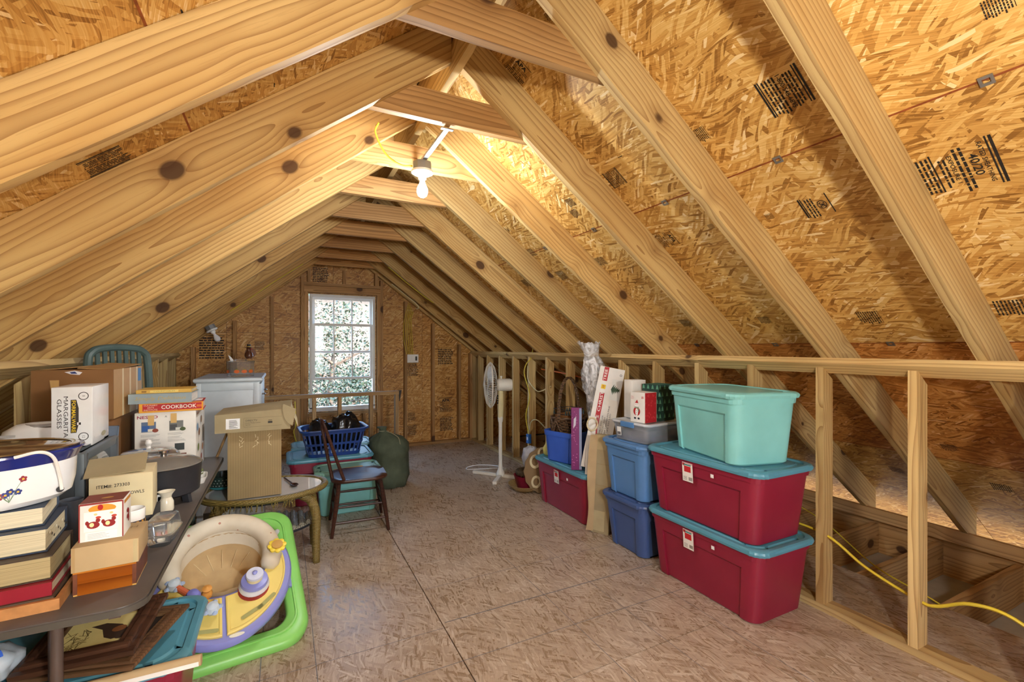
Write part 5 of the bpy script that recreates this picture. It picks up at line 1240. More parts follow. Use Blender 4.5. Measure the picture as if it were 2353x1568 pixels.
# padded roll around the back of the seat
arc = [(HC[0]+0.215*math.cos(R(a)), HC[1]+0.005+0.215*math.sin(R(a)), TZ2+0.035+0.02*math.sin(R(a))) for a in range(-28, 209, 7)]
part('padded_roll', MB().tube(arc, [0.030]+[0.045]*(len(arc)-2)+[0.030], 14), 'padfab', WK, auto=180)
seat = [[(HC[0]+rx*math.cos(2*math.pi*i/40), HC[1]+dy+ry*math.sin(2*math.pi*i/40), z+0.004*math.sin(i*3.1)) for i in range(40)] for rx, ry, dy, z in ((0.185, 0.175, 0, TZ2+0.03), (0.182, 0.172, 0, TZ2-0.01), (0.165, 0.15, 0.0, TZ2-0.06), (0.14, 0.12, 0.0, TZ2-0.10), (0.08, 0.07, 0.0, TZ2-0.118))]
seat_o = part('fabric_seat', MB().loft(seat, True, (False, True)), 'seatfab', WK, auto=180)
part('upper_lining', MB().loft([[(HC[0]+rx*math.cos(R(a)), HC[1]+ry*math.sin(R(a)), z) for a in range(-10, 191, 8)] for rx, ry, z in ((0.188, 0.178, TZ2+0.04), (0.172, 0.160, TZ2-0.035))], False, (False, False)), 'padfab', seat_o, auto=180)
for i in range(5):
    a = R(40+i*25); part('seam', MB().tube([(HC[0]+0.16*math.cos(a), HC[1]+0.145*math.sin(a), TZ2-0.055), (HC[0]+0.09*math.cos(a), HC[1]+0.078*math.sin(a), TZ2-0.113)], 0.0018, 5), col('d9c496'), seat_o)
# toys on the tray
fl = part('flower_toy', MB().lathe([(0.022, 0), (0.026, 0.01), (0.020, 0.03), (0.026, 0.075), (0.001, 0.08)], 18, (0.235, 0.045, TZ2+0.014)), col('c9d3b0'), WK)
mb = MB().lathe([(0.026, 0.075), (0.026, 0.088), (0.001, 0.09)], 18, (0.235, 0.045, TZ2+0.016))
part('flower_centre', mb, plain('tan_disc', 'c59c52', 0.5), fl)
for i in range(8):
    a = i*math.pi/4; part('petal', MB().lathe([(0.001, 0.07), (0.013, 0.072), (0.014, 0.082), (0.001, 0.085)], 10, (0.235+0.030*math.cos(a), 0.045+0.030*math.sin(a), TZ2+0.014)), plain('petal_yellow', 'f0d848', 0.4) if 'pet' not in M else M['pet'], fl)
sp_ = part('stacking_toy', MB().lathe([(0.062, 0), (0.066, 0.012), (0.060, 0.03)], 28, (0.125, -0.10, TZ2+0.013)), col('dfe3ee'), WK)
part('stack_ring', MB().lathe([(0.052, 0.03), (0.060, 0.036), (0.056, 0.05), (0.036, 0.056)], 28, (0.125, -0.10, TZ2+0.013)), 'lav', sp_)
part('stack_neck', MB().lathe([(0.034, 0.054), (0.030, 0.075)], 24, (0.125, -0.10, TZ2+0.013)), col('e6d9a8'), sp_)
part('stack_ring', MB().lathe([(0.030, 0.075), (0.038, 0.080), (0.036, 0.09), (0.001, 0.092)], 24, (0.125, -0.10, TZ2+0.013)), col('d4dcf2'), sp_)
part('stack_knob', MB().lathe([(0.009, 0.09), (0.011, 0.098), (0.001, 0.106)], 14, (0.125, -0.10, TZ2+0.013)), 'lav', sp_)
part('rocker_base', MB().lathe([(0.066, 0), (0.066, 0.004), (0.001, 0.006)], 28, (0.122, -0.112, TZ2+0.0125)), col('9a3428'), sp_)
rl = part('rattle_bar', MB().tube([(-0.185, -0.03, TZ2+0.055), (-0.05, -0.185, TZ2+0.055)], 0.013, 10), col('d8714c'), WK)
for (x, y), c1 in (((-0.19, -0.022), 'c8d8e4'), ((-0.045, -0.19), 'c8d8e4')):
    b_ = part('rattle_end', MB().lathe([(0.001, -0.03), (0.022, -0.02), (0.03, 0), (0.022, 0.02), (0.001, 0.03)], 16, (x, y, TZ2+0.052)), col(c1), rl)
    for i in range(5):
        a = i*1.257; part('bump', MB().lathe([(0.001, -0.012), (0.012, 0), (0.001, 0.012)], 10, (x+0.03*math.cos(a), y+0.03*math.sin(a), TZ2+0.055)), col('a9bede'), rl)
part('rattle_ball', MB().lathe([(0.001, -0.03), (0.022, -0.02), (0.031, 0), (0.022, 0.02), (0.001, 0.03)], 18, (-0.118, -0.105, TZ2+0.057)), col('7a7fcf'), rl)
part('orange_knob', MB().lathe([(0.020, 0), (0.022, 0.02), (0.014, 0.035), (0.020, 0.05), (0.001, 0.062)], 14, (-0.065, -0.09, TZ2+0.015)), col('d99a4a'), WK)
part('clear_dome', MB().lathe([(0.026, 0), (0.024, 0.02), (0.012, 0.034), (0.001, 0.037)], 16, (-0.10, -0.17, TZ2+0.015)), col('d8dcc0'), WK)
for a0, x, y in ((25, 0.11, -0.235), (-12, -0.07, -0.27), (38, 0.17, -0.20)): part('rubbed_mark', MB().rrects([(0.10, 0.018, 0.008, 0), (0.10, 0.018, 0.008, 0.001)], 4).xf(Matrix.Translation((x, y, TZ2+0.0172)) @ Matrix.Rotation(R(a0), 4, 'Z')), col('a8a86a'), WK)
part('maker_badge', MB().lathe([(0.001, 0.0), (0.03, 0.0), (0.03, 0.002), (0.001, 0.003)], 18, (0.045, -0.318, TZ2+0.005), 0, 1.0, 0.3), col('e4e6d8'), WK)

for ch in set(WK.children)-_n0: ch.location.y -= 0.055
# red bin and framed pictures under the near end of the folding table
storage_bin('red bin with teal lid under the near end of the folding table', (-0.605, 2.02, 0), 0.62, 0.44, 0.40, 90, 'red_poly', 'teal_poly')
M['frame_wood'] = m_pine('dark_frame_wood', srgb('5c3d2c'), srgb('432a1e'), srgb('22130d'), rough=0.28, ring=80, knots=False)
M['frame_gilt'] = m_pine('carved_frame_wood', srgb('7a5a3c'), srgb('54392a'), srgb('2c1c12'), rough=0.45, ring=200, knots=False)
def frame(name, label, loc, rot, w, d, bw, th, mat, face):
    t = thing(name, label, 'picture', loc, rot=rot)
    for sx, sy, horiz in ((0,-1,1),(0,1,1),(-1,0,0),(1,0,0)):
        for k, (o_, zz) in enumerate(((0.0, th*0.6), (0.33, th), (0.66, th*0.75))):
            b = bw*0.34; off = bw*(o_+0.17)
            if horiz: mb = MB().obox((0, sy*(d/2-off), zz/2), (w/2-off+b/2, 0, 0), (0, b/2, 0), (0, 0, zz/2))
            else: mb = MB().obox((sx*(w/2-off), 0, zz/2), (b/2, 0, 0), (0, d/2-off-b/2, 0), (0, 0, zz/2))
            part('moulding', mb, mat, t, bevel=0.003)
    part('picture', MB().box(-w/2+bw*0.9, w/2-bw*0.9, -d/2+bw*0.9, d/2-bw*0.9, 0.002, 0.006), face, t)
    return t
frame('ornate_frame', 'carved brown picture frame lying under the bird picture', (-0.515, 1.935, 0.442), (R(5), R(-3), R(-20)), 0.34, 0.30, 0.05, 0.022, 'frame_gilt', col('2a2018'))
bp = frame('bird_picture', 'dark framed bird picture propped on the teal bin lid', (-0.535, 1.91, 0.486), (R(9), R(-4), R(-9)), 0.30, 0.27, 0.058, 0.028, 'frame_wood', col('cbb878'))
mb = MB(); z = 0.0065
put_poly(mb, (0.03, -0.01, z), (1,0,0), (0,1,0), [(0.05, -0.03), (0.065, -0.005), (0.03, 0.03), (-0.02, 0.05), (-0.06, 0.045), (-0.02, 0.02), (0.0, -0.02), (0.025, -0.035)], 0)
put_disc(mb, (0.075, -0.035, z+0.0004), (1,0,0), (0,1,0), 0.014, mi=0); put_disc(mb, (0.06, 0.0, z+0.0006), (1,0,0), (0,1,0), 0.02, 0.014, mi=1)
for i in range(40): put_rect(mb, (random.uniform(-0.08, -0.02), random.uniform(-0.07, 0.02), z+0.0003), (math.cos(i), math.sin(i), 0), (-math.sin(i), math.cos(i), 0), 0.03, 0.0022, 2 if i % 2 else 3)
part('painted_bird', mb, [col('3b2a1e'), col('7a4a26'), col('5a4a24'), col('8d7a44')], bp)['kind'] = 'stuff'
rp = thing('cardboard_roll', 'flat tan cardboard tube with white strip lying across the teal lid', 'tube', (-0.49, 1.742, 0.418), rot=(0, R(-2), R(-4)))
part('tube', MB().rrects([(0.034, 0.026, 0.012, -0.26), (0.034, 0.026, 0.012, 0.26)], 5).xf(Matrix.Rotation(R(90), 4, 'Y')), 'card_tan', rp, auto=40)
part('white_strip', MB().box(-0.20, 0.255, -0.0136, -0.0131, -0.012, 0.002), 'card_white', rp)
M['poly_bag'] = plain('milky_plastic_bag', 'cdd8e2', 0.25, 0.12, 18, trans=0.3)
o = part('plastic_bag', lumpy(1.0, (0.10, 0.07, 0.062), 6, amp=0.26, freq=2.2), [M['poly_bag']], None, auto=180, loc=(-0.80, 1.86, 0.487)); tag(o, 'milky plastic bag with a blue band on the teal lid under the table', 'bag')
bb = part('blue_band', MB().tube(spline([(-0.07, -0.062, -0.02), (-0.02, -0.066, 0.0), (0.04, -0.055, 0.035), (0.075, -0.03, 0.045)], 5), 0.011, 8), col('2c5ac0'), o)
# ------------------------------------------------------------------ things along the right knee wall
storage_bin('long red bin with teal lid on the floor, bottom of the near stack', (2.318, 1.835, 0), 0.76, 0.44, 0.40, 0, 'red_poly', 'teal_poly', sticker=(0.06, 0.30))
storage_bin('long red bin with teal lid in the middle of the near stack', (2.312, 1.835, 0.401), 0.76, 0.44, 0.39, 0, 'red_poly', 'teal_poly', sticker=(0.06, 0.29))
storage_bin('pale aqua bin with matching lid on top of the near stack', (2.315, 1.800, 0.792), 0.585, 0.40, 0.385, -13, 'aqua_poly', 'aqua_poly')
storage_bin('slate blue bin on the floor beside the near red stack, under another', (2.325, 2.475, 0), 0.46, 0.42, 0.375, 90, 'navy_poly', 'navy_poly', taper=0.16, ends=True)
storage_bin('mid blue bin with ribbed lid standing on the slate blue bin', (2.325, 2.475, 0.376), 0.46, 0.42, 0.385, 90, 'blue_poly', 'blue_poly', taper=0.13, ends=True)
storage_bin('red bin with teal lid under the baskets and tree box', (2.325, 3.30, 0), 0.80, 0.44, 0.41, 0, 'red_poly', 'teal_poly', sticker=(0.03, 0.30))
zc = 0.762
cb = thing('clear_tub', 'shallow clear plastic tub with blue latch on the mid blue bin', 'tub', (2.335, 2.47, zc), R(4))
part('body', MB().rrects([(0.36, 0.30, 0.03, 0.0), (0.39, 0.33, 0.035, 0.11), (0.40, 0.34, 0.04, 0.112), (0.40, 0.34, 0.04, 0.118), (0.385, 0.325, 0.035, 0.118), (0.35, 0.29, 0.03, 0.005)], 5), plain('cloudy_clear_plastic', 'dbe2ea', 0.15, 0.03, trans=0.75), cb, auto=40)
part('lid', MB().rrects([(0.41, 0.35, 0.04, 0.119), (0.42, 0.36, 0.045, 0.126), (0.41, 0.35, 0.04, 0.136), (0.36, 0.30, 0.03, 0.138), (0.35, 0.29, 0.03, 0.134)], 5), plain('milky_lid', 'dfe6ec', 0.25, 0.03, trans=0.3), cb, auto=40)
part('latch', MB().box(-0.218, -0.205, -0.06, 0.06, 0.10, 0.137), 'blue_poly', cb, bevel=0.003)
part('contents', MB().rrects([(0.33, 0.27, 0.03, 0.008), (0.35, 0.29, 0.03, 0.085)], 5), plain('mixed_ornaments', '6a4a58', 0.5, 0.6, 22), cb)
mb = MB(); put_rect(mb, (-0.198, 0.09, 0.06), (0,-1,0), (-0.1,0,1), 0.04, 0.06, 0); put_rect(mb, (-0.1988, 0.09, 0.045), (0,-1,0), (-0.1,0,1), 0.03, 0.02, 1)
part('paper_label', mb, [col('eceae4'), col('6a6a6c')], cb)['kind'] = 'stuff'
zt = zc+0.139
t, p = carton('snowman_box', 'white and red gift box showing a snowman, with a price of 5', 'box', (2.222, 2.40, zt), 0.125, 0.12, 0.205, -84, 'card_white', bevel=0.0015)
p.rect('R', 0, 0.1025, 0.113, 0.203, 'b01f27')
r_ = random.Random(5)
for i in range(26): p.disc('R', r_.uniform(-.05, .05), r_.uniform(.01, .195), 0.007, 'c8373c', n=6)
p.disc('F', -0.005, 0.045, 0.022, 'ece9e6', 0.018, lift=2); p.ring('F', -0.005, 0.075, 0.0, 0.030, 'b0282c', lift=3); p.disc('F', -0.005, 0.070, 0.012, 'f4f2f0', 0.026, lift=4); p.disc('F', -0.005, 0.118, 0.019, 'f0eeec', 0.017, lift=4)
p.poly('F', -0.005, 0.132, [(-0.014, 0), (0.014, 0), (0.004, 0.024)], 'b0282c', lift=5); p.rect('F', -0.005, 0.102, 0.036, 0.009, '8aa08a', lift=5); p.rect('F', 0.010, 0.088, 0.009, 0.03, '8aa08a', lift=5)
for v in (0.055, 0.068, 0.081): p.disc('F', -0.005, v, 0.0025, '222222', lift=6)
for u in (-0.012, 0.002): p.disc('F', u, 0.122, 0.002, '222222', lift=6)
for u in (-0.02, 0.012): p.disc('F', u, 0.028, 0.010, '2a2c38', 0.007, lift=3)
p.text('F', 0.045, 0.172, '$5', 0.014, 'b0282c', bold=0.02); p.lines('F', -0.04, 0.175, 0.035, 3, 0.008, 'c06a6a', 0.002, 3); p.done(t)
t, p = carton('tree_print_box', 'dark green gift box printed with pale fir trees behind the snowman box', 'box', (2.402, 2.445, zt), 0.15, 0.165, 0.25, -84, col('1f4038', 0.5), bevel=0.0015)
for f in ('F', 'R'):
    for i in range(4):
        for j in range(5):
            u = (-0.06+i*0.04+(0.02 if j % 2 else 0))*(1.0 if f == 'F' else 1.2); v = 0.02+j*0.05
            p.poly(f, u, v, [(-0.012, 0), (0.012, 0), (0.006, 0.012), (0.009, 0.012), (0, 0.032), (-0.009, 0.012), (-0.006, 0.012)], '5f9a80')
p.rect('T', 0, 0, 0.148, 0.163, '2d6a60'); p.done(t)
carton('white_gift_box', 'plain white carton behind the snowman and tree-print boxes', 'box', (2.312, 2.588, zt), 0.12, 0.095, 0.275, -6, 'card_white')

# tall boxes leaning together on the back red bin
def long_box(name, label, base, top, face_n, w, d, mat):
    """box whose centre line runs base->top, broad face normal face_n"""
    base, top = Vector(base), Vector(top); z = (top-base); L = z.length; z.normalize()
    n = Vector(face_n); n = (n-z*n.dot(z)).normalized(); y = -n; x = y.cross(z)
    m = Matrix.Identity(4)
    for i in range(3): m[i][0], m[i][1], m[i][2], m[i][3] = x[i], y[i], z[i], base[i]
    t = thing(name, label, 'box'); t.matrix_world = m
    part('body', MB().box(-w/2, w/2, -d/2, d/2, 0, L), mat, t, bevel=0.002)
    return t, Pr(w, d, L), L
NF = (-0.45, -0.9, 0)
t, p, L = long_box('christmas_tree_box', 'long white artificial tree carton with red band leaning on the studs', (2.235, 2.99, 0.436), (2.43, 2.985, 1.24), (-0.62, -0.78, 0), 0.20, 0.085, 'card_white')
p.rect('F', -0.045, L/2, 0.038, L*0.995, 'b3202b'); 
p.rect('F', -0.045, L*0.80, 0.039, 0.10, 'e8e6e0', lift=2)
p.text('F', -0.045, L*0.42, "CHRISTAL' TREE  CHRIST", 0.022, 'f2efe8', w=L*0.66, rot=90, lift=3, bold=0.01); p.text('F', -0.045, L*0.92, 'TREE', 0.022, 'f2efe8', w=0.09, rot=90, lift=3, bold=0.01)
p.rect('F', -0.045, L*0.80, 0.036, 0.036, 'e6c52a', lift=4); p.text('F', -0.045, L*0.80, '10', 0.016, 'b3202b', rot=90, lift=5, bold=0.02)
for i, (s_, w_) in enumerate((('FAMILY DOLLAR', 0.17), ('SKU 2210205', 0.15), ('DOT. GREEN CANADIAN PINE', 0.34), ('DES TIPS 350 LED', 0.22))): p.text('F', -0.006+i*0.019, L*0.42, s_, 0.011, '5c5f66', w=w_, rot=90, lift=3)
p.rect('F', 0.055, L*0.79, 0.075, 0.17, 'dfe3e2', lift=2)
for k in range(5): p.poly('F', 0.055-0.018+k*0.012, L*0.79, [(-0.045+k*0.008, 0.0), (0.045-k*0.008, 0.0), (0, 0.02)], '35523f', rot=90, lift=3+k)
p.ring('F', 0.075, L*0.94, 0.006, 0.009, '4a4a4e'); p.done(t)
t, p, L = long_box('gift_wrap_box', 'narrow purple and magenta gift wrap box standing on the red bin', (2.150, 3.10, 0.412), (2.170, 3.13, 0.915), (-0.55, -0.83, 0), 0.085, 0.05, col('7a2a66'))
for i in range(30): p.disc('F', random.uniform(-.04, .005), random.uniform(.03, L-.03), 0.0035, 'c46aa8', n=8)
p.rect('F', 0.032, L/2, 0.02, L*0.98, '8894b4'); p.poly('F', -0.01, L*0.72, [(-0.012, 0.05), (0.008, 0.07), (0.004, 0), (-0.016, -0.03)], 'c9c4d2', lift=3); p.done(t)
t, p, L = long_box('slim_white_box', 'slim torn white carton with a wide paper bow between purple and tree boxes', (2.155, 2.925, 0.412), (2.225, 2.97, 0.86), (-0.62, -0.78, 0), 0.075, 0.035, 'card_white')
p.rect('F', 0.03, L/2, 0.012, L*0.98, 'a3242c'); p.done(t)
part('paper_bow', MB().tube([(0.04*math.cos(a)-0.005, -0.045-0.022*abs(math.sin(a)), L*0.86+0.05*math.sin(a)) for a in [i*0.3927 for i in range(16)]], 0.006, 6, closed=True), 'card_cream', t)
fb = thing('flattened_carton', 'tall slim brown carton with peeling clear tape standing on the floor', 'box', (2.163, 2.80, 0), rot=(R(-3), R(2), R(-57)))
part('body', MB().box(-0.07, 0.07, -0.028, 0.028, 0, 0.745), 'card_grey', fb, bevel=0.004)
part('loose_side', MB().loft([[(-0.05, -0.030, z), (-0.085, -0.034, z), (-0.105+0.012*math.sin(z*9), -0.045+0.01*math.sin(z*14), z)] for z in [0.01+0.056*i for i in range(14)]], False, (False, False)), 'card_tan', fb)
part('clear_tape', MB().loft([[(-0.06+0.01*math.sin(z*40), -0.0295, z), (0.0, -0.0305, z), (0.035, -0.0295, z)] for z in (0.02, 0.06, 0.10, 0.14, 0.17)], False, (False, False)), 'tape', fb)
part('clear_tape', MB().box(-0.06, 0.02, -0.0295, -0.0285, 0.63, 0.74), 'tape', fb)
for z in (0.36, 0.52): part('crease', MB().box(-0.069, 0.069, -0.0288, -0.0282, z, z+0.002), col('8f7448'), fb)

# blue tub with basket
tb = storage_bin('small royal blue open tub on the back red bin', (2.275, 3.40, 0.411), 0.34, 0.31, 0.27, 18, 'royal', None, taper=0.12, step=False, name='plastic_tub', rib=False)
M['vine'] = m_wicker('brown_vine_wicker', '6d5238', '2e2016', 120, 60)
bk_ = thing('handled_basket', 'brown vine basket with tall twisted handle sitting in the blue tub', 'basket', (2.275, 3.40, 0.60), R(20))
part('bowl', MB().lathe([(0.001, 0), (0.10, 0), (0.125, 0.03), (0.150, 0.19), (0.155, 0.195), (0.140, 0.19), (0.115, 0.035), (0.001, 0.02)], 36), 'vine', bk_, auto=180)
r_ = random.Random(8)
for i in range(44):
    a = r_.uniform(0, 6.28); sp = r_.choice((-1, 1))*r_.uniform(0.25, 0.7); pts = []
    for k in range(6):
        f = k/5; z = 0.19-0.18*f if i % 2 else 0.03+0.14*abs(math.sin(f*3.1+i)); rr = 0.132+0.026*z/0.19+0.012*math.sin(f*3.14)
        pts.append((rr*math.cos(a+sp*f), rr*math.sin(a+sp*f), z))
    part('woven_vine', MB().tube(spline(pts, 3), 0.0055, 5), 'vine', bk_)
part('rim', MB().tube([(0.153*math.cos(a), 0.153*math.sin(a), 0.195+0.004*math.sin(a*9)) for a in [i*0.1745 for i in range(36)]], 0.011, 8, closed=True), 'vine', bk_)
for ph in (0, 2.1, 4.2):
    pts = []
    for k in range(25):
        f = k/24*math.pi; x = -0.15*math.cos(f); z = 0.17+0.375*math.sin(f)**0.8
        pts.append((x+0.009*math.cos(k*0.9+ph), 0.009*math.sin(k*0.9+ph)+0.0, z))
    part('handle_strand', MB().tube(pts, 0.0085, 6), 'vine', bk_)
# wire planter with pine cone trim nested in the basket
wp = thing('wire_basket', 'small wooden basket edged with dark wire trees inside the vine basket', 'basket', (2.275, 3.40, 0.705), R(12))
part('body', MB().rrects([(0.17, 0.15, 0.02, 0.0), (0.20, 0.18, 0.02, 0.115), (0.19, 0.17, 0.02, 0.118), (0.16, 0.14, 0.02, 0.10)], 4), plain('orange_brown_wood', '96663a', 0.6, 0.2, 30), wp)
part('wire_ring', MB().tube([Vector(p) for p in rrect(0.215, 0.195, 0.03, 0.165, 4)], 0.003, 5, closed=True), 'dark_frame', wp)
part('wire_ring', MB().tube([Vector(p) for p in rrect(0.205, 0.185, 0.03, 0.122, 4)], 0.003, 5, closed=True), 'dark_frame', wp)
for i, (x, y, _) in enumerate(rrect(0.212, 0.192, 0.03, 0, 4)):
    if i % 2 == 0: part('wire_tree', MB().lathe([(0.011, 0.0), (0.006, 0.015), (0.009, 0.015), (0.001, 0.04)], 6, (x, y, 0.120)), 'dark_enamel', wp)
# bag of tinsel
t = NT('crinkled_clear_bag'); tcn = t.new('TexCoord'); nz = t.new('TexNoise', i_Scale=11.0, i_Detail=4.0, i_Distortion=1.5); t.link(tcn.outputs['Object'], nz.inputs['Vector'])
t.b.inputs['Base Color'].default_value = (0.85, 0.87, 0.90, 1); t.b.inputs['Roughness'].default_value = 0.12; t.bump(nz.outputs[0], 1.0, 0.03)
trn = t.new('BsdfTransparent'); mxs = t.new('MixShader'); t.link(t.ramp(nz.outputs[0], [(0.40, (0.25,)*3), (0.60, (0.9,)*3)]), mxs.inputs[0])
t.link(trn.outputs[0], mxs.inputs[1]); t.link(t.b.outputs[0], mxs.inputs[2]); t.link(mxs.outputs[0], t.n['Material Output'].inputs[0]); M['tinsel_bag'] = t.m
tg = thing('tinsel_bag', 'tall crinkled clear plastic bag of garland with a twisted top', 'bag', (2.455, 3.185, 0.412), R(0))
rings = []
for j in range(40):
    f = j/39; z = 1.045*f
    r0 = 0.052+0.075*math.sin(min(1, f/0.75)*1.9)**2 if f < 0.76 else 0.119-0.42*(f-0.76) if f < 0.9 else 0.060+0.35*(f-0.9)
    ring = []
    for i in range(56):
        a = 2*math.pi*i/56; d = Vector((math.cos(a), math.sin(a), z*3))
        q = r0*(1+0.18*noise.noise(d*2.2)+0.16*noise.noise(d*5.0)+0.10*noise.noise(d*11.0)); ring.append((q*math.cos(a)*0.95-0.115*max(0, f-0.55)*2.2, q*math.sin(a)*0.95, z+(0.03*noise.noise(d*4) if j > 36 else 0)))
    rings.append(ring)
part('body', MB().loft(rings, True, (True, False)), 'tinsel_bag', tg, auto=180)
mbg = MB(); r_ = random.Random(2)
for i in range(1500):
    h = r_.uniform(0.02, 0.80); a = r_.uniform(0, 6.28); q = 0.085*math.sqrt(r_.random())*(0.5+0.5*math.sin(min(1, h/0.8)*1.9)**2)
    p0 = Vector((q*math.cos(a), q*math.sin(a), h)); dv = Vector((r_.gauss(0,1), r_.gauss(0,1), r_.gauss(0,1))).normalized()*0.022; sd = dv.cross(Vector((0.3, 0.5, 1))).normalized()*0.0035
    mbg.add([p0-sd, p0+sd, p0+dv], [(0, 1, 2)], r_.choice((0, 0, 1, 2)))
o = part('garland', mbg, [col('5f7a68', 0.3), col('9a3b3e', 0.3), col('c8c4c8', 0.2)], tg); o['kind'] = 'stuff'

# pedestal fan
M['fan_white'] = plain('aged_white_plastic', 'dfdcd0', 0.4, 0.03); M['fan_cream'] = plain('yellowed_plastic', 'd8cb9c', 0.4, 0.04)
fn = thing('pedestal_fan', 'white pedestal fan with round grille turned sideways by the right wall', 'fan', (2.12, 4.50, 0), R(0))
def leg(a, L): return MB().obox((math.cos(a)*L/2, math.sin(a)*L/2, 0.018), (math.cos(a)*L/2, math.sin(a)*L/2, 0), (-math.sin(a)*0.022, math.cos(a)*0.022, 0), (0, 0, 0.016))
for a, L in ((R(128), 0.34), (R(233), 0.30), (R(53), 0.26), (R(-52), 0.26)): part('base_leg', leg(a, L), 'fan_white', fn, bevel=0.004)
part('hub', MB().lathe([(0.05, 0.02), (0.045, 0.05), (0.026, 0.09), (0.02, 0.14)], 20), 'fan_white', fn)
part('pole', MB().lathe([(0.019, 0.06), (0.019, 0.62)], 16), 'fan_white', fn)
part('collar', MB().lathe([(0.023, 0.60), (0.030, 0.64), (0.026, 0.66)], 16), 'fan_white', fn)
part('control_column', MB().rrects([(0.052, 0.048, 0.015, 0.65), (0.062, 0.06, 0.018, 0.80), (0.06, 0.055, 0.018, 0.93), (0.04, 0.04, 0.012, 0.965)], 5), 'fan_cream', fn, auto=40)
for i in range(4): part('button', MB().box(-0.036, -0.028, -0.012, 0.012, 0.80+i*0.026, 0.817+i*0.026), col('3c3c40'), fn)
AX = Vector((-0.86, 0.28, 0.0)).normalized()   # blowing direction
mf = AX.to_track_quat('Z', 'Y').to_matrix().to_4x4()
hc = Vector((0.0, 0.0, 1.005))
mh = Matrix.Translation(hc) @ mf
part('motor', MB().lathe([(0.001, -0.13), (0.060, -0.125), (0.068, -0.10), (0.068, 0.02), (0.05, 0.045), (0.001, 0.046)], 24).xf(mh), 'fan_white', fn)
part('neck', MB().lathe([(0.022, 0.93), (0.026, 0.965)], 14), 'fan_cream', fn)
part('tilt_knob', MB().lathe([(0.008, 1.07), (0.008, 1.088), (0.012, 1.09), (0.012, 1.102), (0.001, 1.103)], 12, (0.01, 0, 0)), 'fan_white', fn)
FR = 0.245; zc0 = 0.11
part('grille_rim', MB().tube([mh @ Vector((FR*math.cos(a), FR*math.sin(a), zc0)) for a in [i*0.1309 for i in range(48)]], 0.007, 8, closed=True), 'fan_white', fn)
for k, rr in enumerate((0.06, 0.15)): part('grille_ring', MB().tube([mh @ Vector((rr*math.cos(a), rr*math.sin(a), zc0+(0.062 if k == 0 else 0.045))) for a in [i*0.1745 for i in range(36)]], 0.0028, 5, closed=True), 'fan_white', fn)
for side in (-1, 1):
    for i in range(60):
        a = 2*math.pi*i/60; c, s = math.cos(a), math.sin(a)
        prof = [(0.04, zc0+side*0.066), (0.12, zc0+side*0.062), (0.20, zc0+side*0.042), (0.238, zc0+side*0.014), (FR, zc0)]
        part('grille_wire', MB().tube([mh @ Vector((r_0*c, r_0*s, z0)) for r_0, z0 in prof], 0.0021, 4, caps=False), 'fan_white', fn)
part('grille_boss', MB().lathe([(0.001, 0), (0.045, 0.0), (0.042, 0.012), (0.001, 0.018)], 24).xf(mh @ Matrix.Translation((0, 0, zc0+0.062))), 'fan_white', fn)
for b in range(4):
    rows = []
    for k in range(6):
        f = k/5; rr = 0.03+0.175*f; wd = 0.03+0.045*math.sin(f*2.6); tw = R(32-14*f)
        rows.append([(rr*math.cos(b*math.pi/2+da/rr*math.cos(tw)*wd if rr else 0), rr*math.sin(b*math.pi/2+da/rr*math.cos(tw)*wd), zc0+da*wd*math.sin(tw)) for da in (-1, -0.3, 0.3, 1)])
    me_ = MB().loft(rows, False, (False, False)).xf(mh)
    part('blade', me_, plain('translucent_blade', 'd5d9dc', 0.3, 0.02) if b == 0 else M.setdefault('blade_m', plain('translucent_white_blade', 'd5d9dc', 0.3, 0.02)), fn, auto=180)
cable('fan_cord', [(2.14, 4.52, 0.09), (2.16, 4.70, 0.07), (2.05, 4.95, 0.035), (1.93, 5.0, 0.011), (1.90, 4.92, 0.009), (2.05, 4.86, 0.009), (2.30, 4.80, 0.009)], 0.005, 'white', 'white fan cord looping over the floor beside the pedestal fan')

# floor baskets and plaque
M['straw'] = m_wicker('tan_straw', 'b79a63', '6f5630', 200, 150)
t = thing('straw_basket', 'shallow tan straw tray basket on the floor by the fan', 'basket', (2.15, 3.985, 0), R(10))
part('bowl', MB().lathe([(0.001, 0), (0.10, 0.0), (0.15, 0.035), (0.172, 0.062), (0.176, 0.066), (0.164, 0.064), (0.14, 0.035), (0.001, 0.012)], 36), 'straw', t, auto=180)
t = thing('red_bowl', 'dark red plastic bowl stacked in the straw basket', 'bowl', (2.165, 3.99, 0.0135))
part('bowl', MB().lathe([(0.001, 0.0), (0.07, 0.0), (0.09, 0.01), (0.125, 0.13), (0.130, 0.134), (0.12, 0.132), (0.085, 0.015), (0.001, 0.012)], 30), plain('dark_red_plastic', '8e1c38', 0.35), t, auto=60)
mb = MB(); r_ = random.Random(4)
for i in range(420):
    a = r_.uniform(0, 6.28); b_ = r_.uniform(0, 6.28); c0 = Vector((0.085*math.cos(a), 0.085*math.sin(a), 0)); n0 = Vector((math.cos(a)*math.cos(b_), math.sin(a)*math.cos(b_), math.sin(b_)))
    p0 = c0+n0*0.022; p1 = c0+n0*r_.uniform(0.035, 0.05)+Vector((-math.sin(a), math.cos(a), 0))*r_.uniform(-.02, .02); sd = Vector((-math.sin(a), math.cos(a), 0.3))*0.003
    mb.add([p0-sd, p0+sd, p1], [(0, 1, 2)])
t = thing('twig_wreath', 'bristly brown twig wreath lying in the red bowl', 'wreath', (2.165, 3.99, 0.175))
o = part('twigs', mb, plain('brown_twigs', '6a5534', 0.8, 0.3, 40), t); o['kind'] = 'stuff'
part('core', MB().tube([(0.085*math.cos(a), 0.085*math.sin(a), 0) for a in [i*0.2618 for i in range(24)]], 0.026, 8, closed=True), plain('twig_core', '4f3f28', 0.9, 0.3, 50), t)
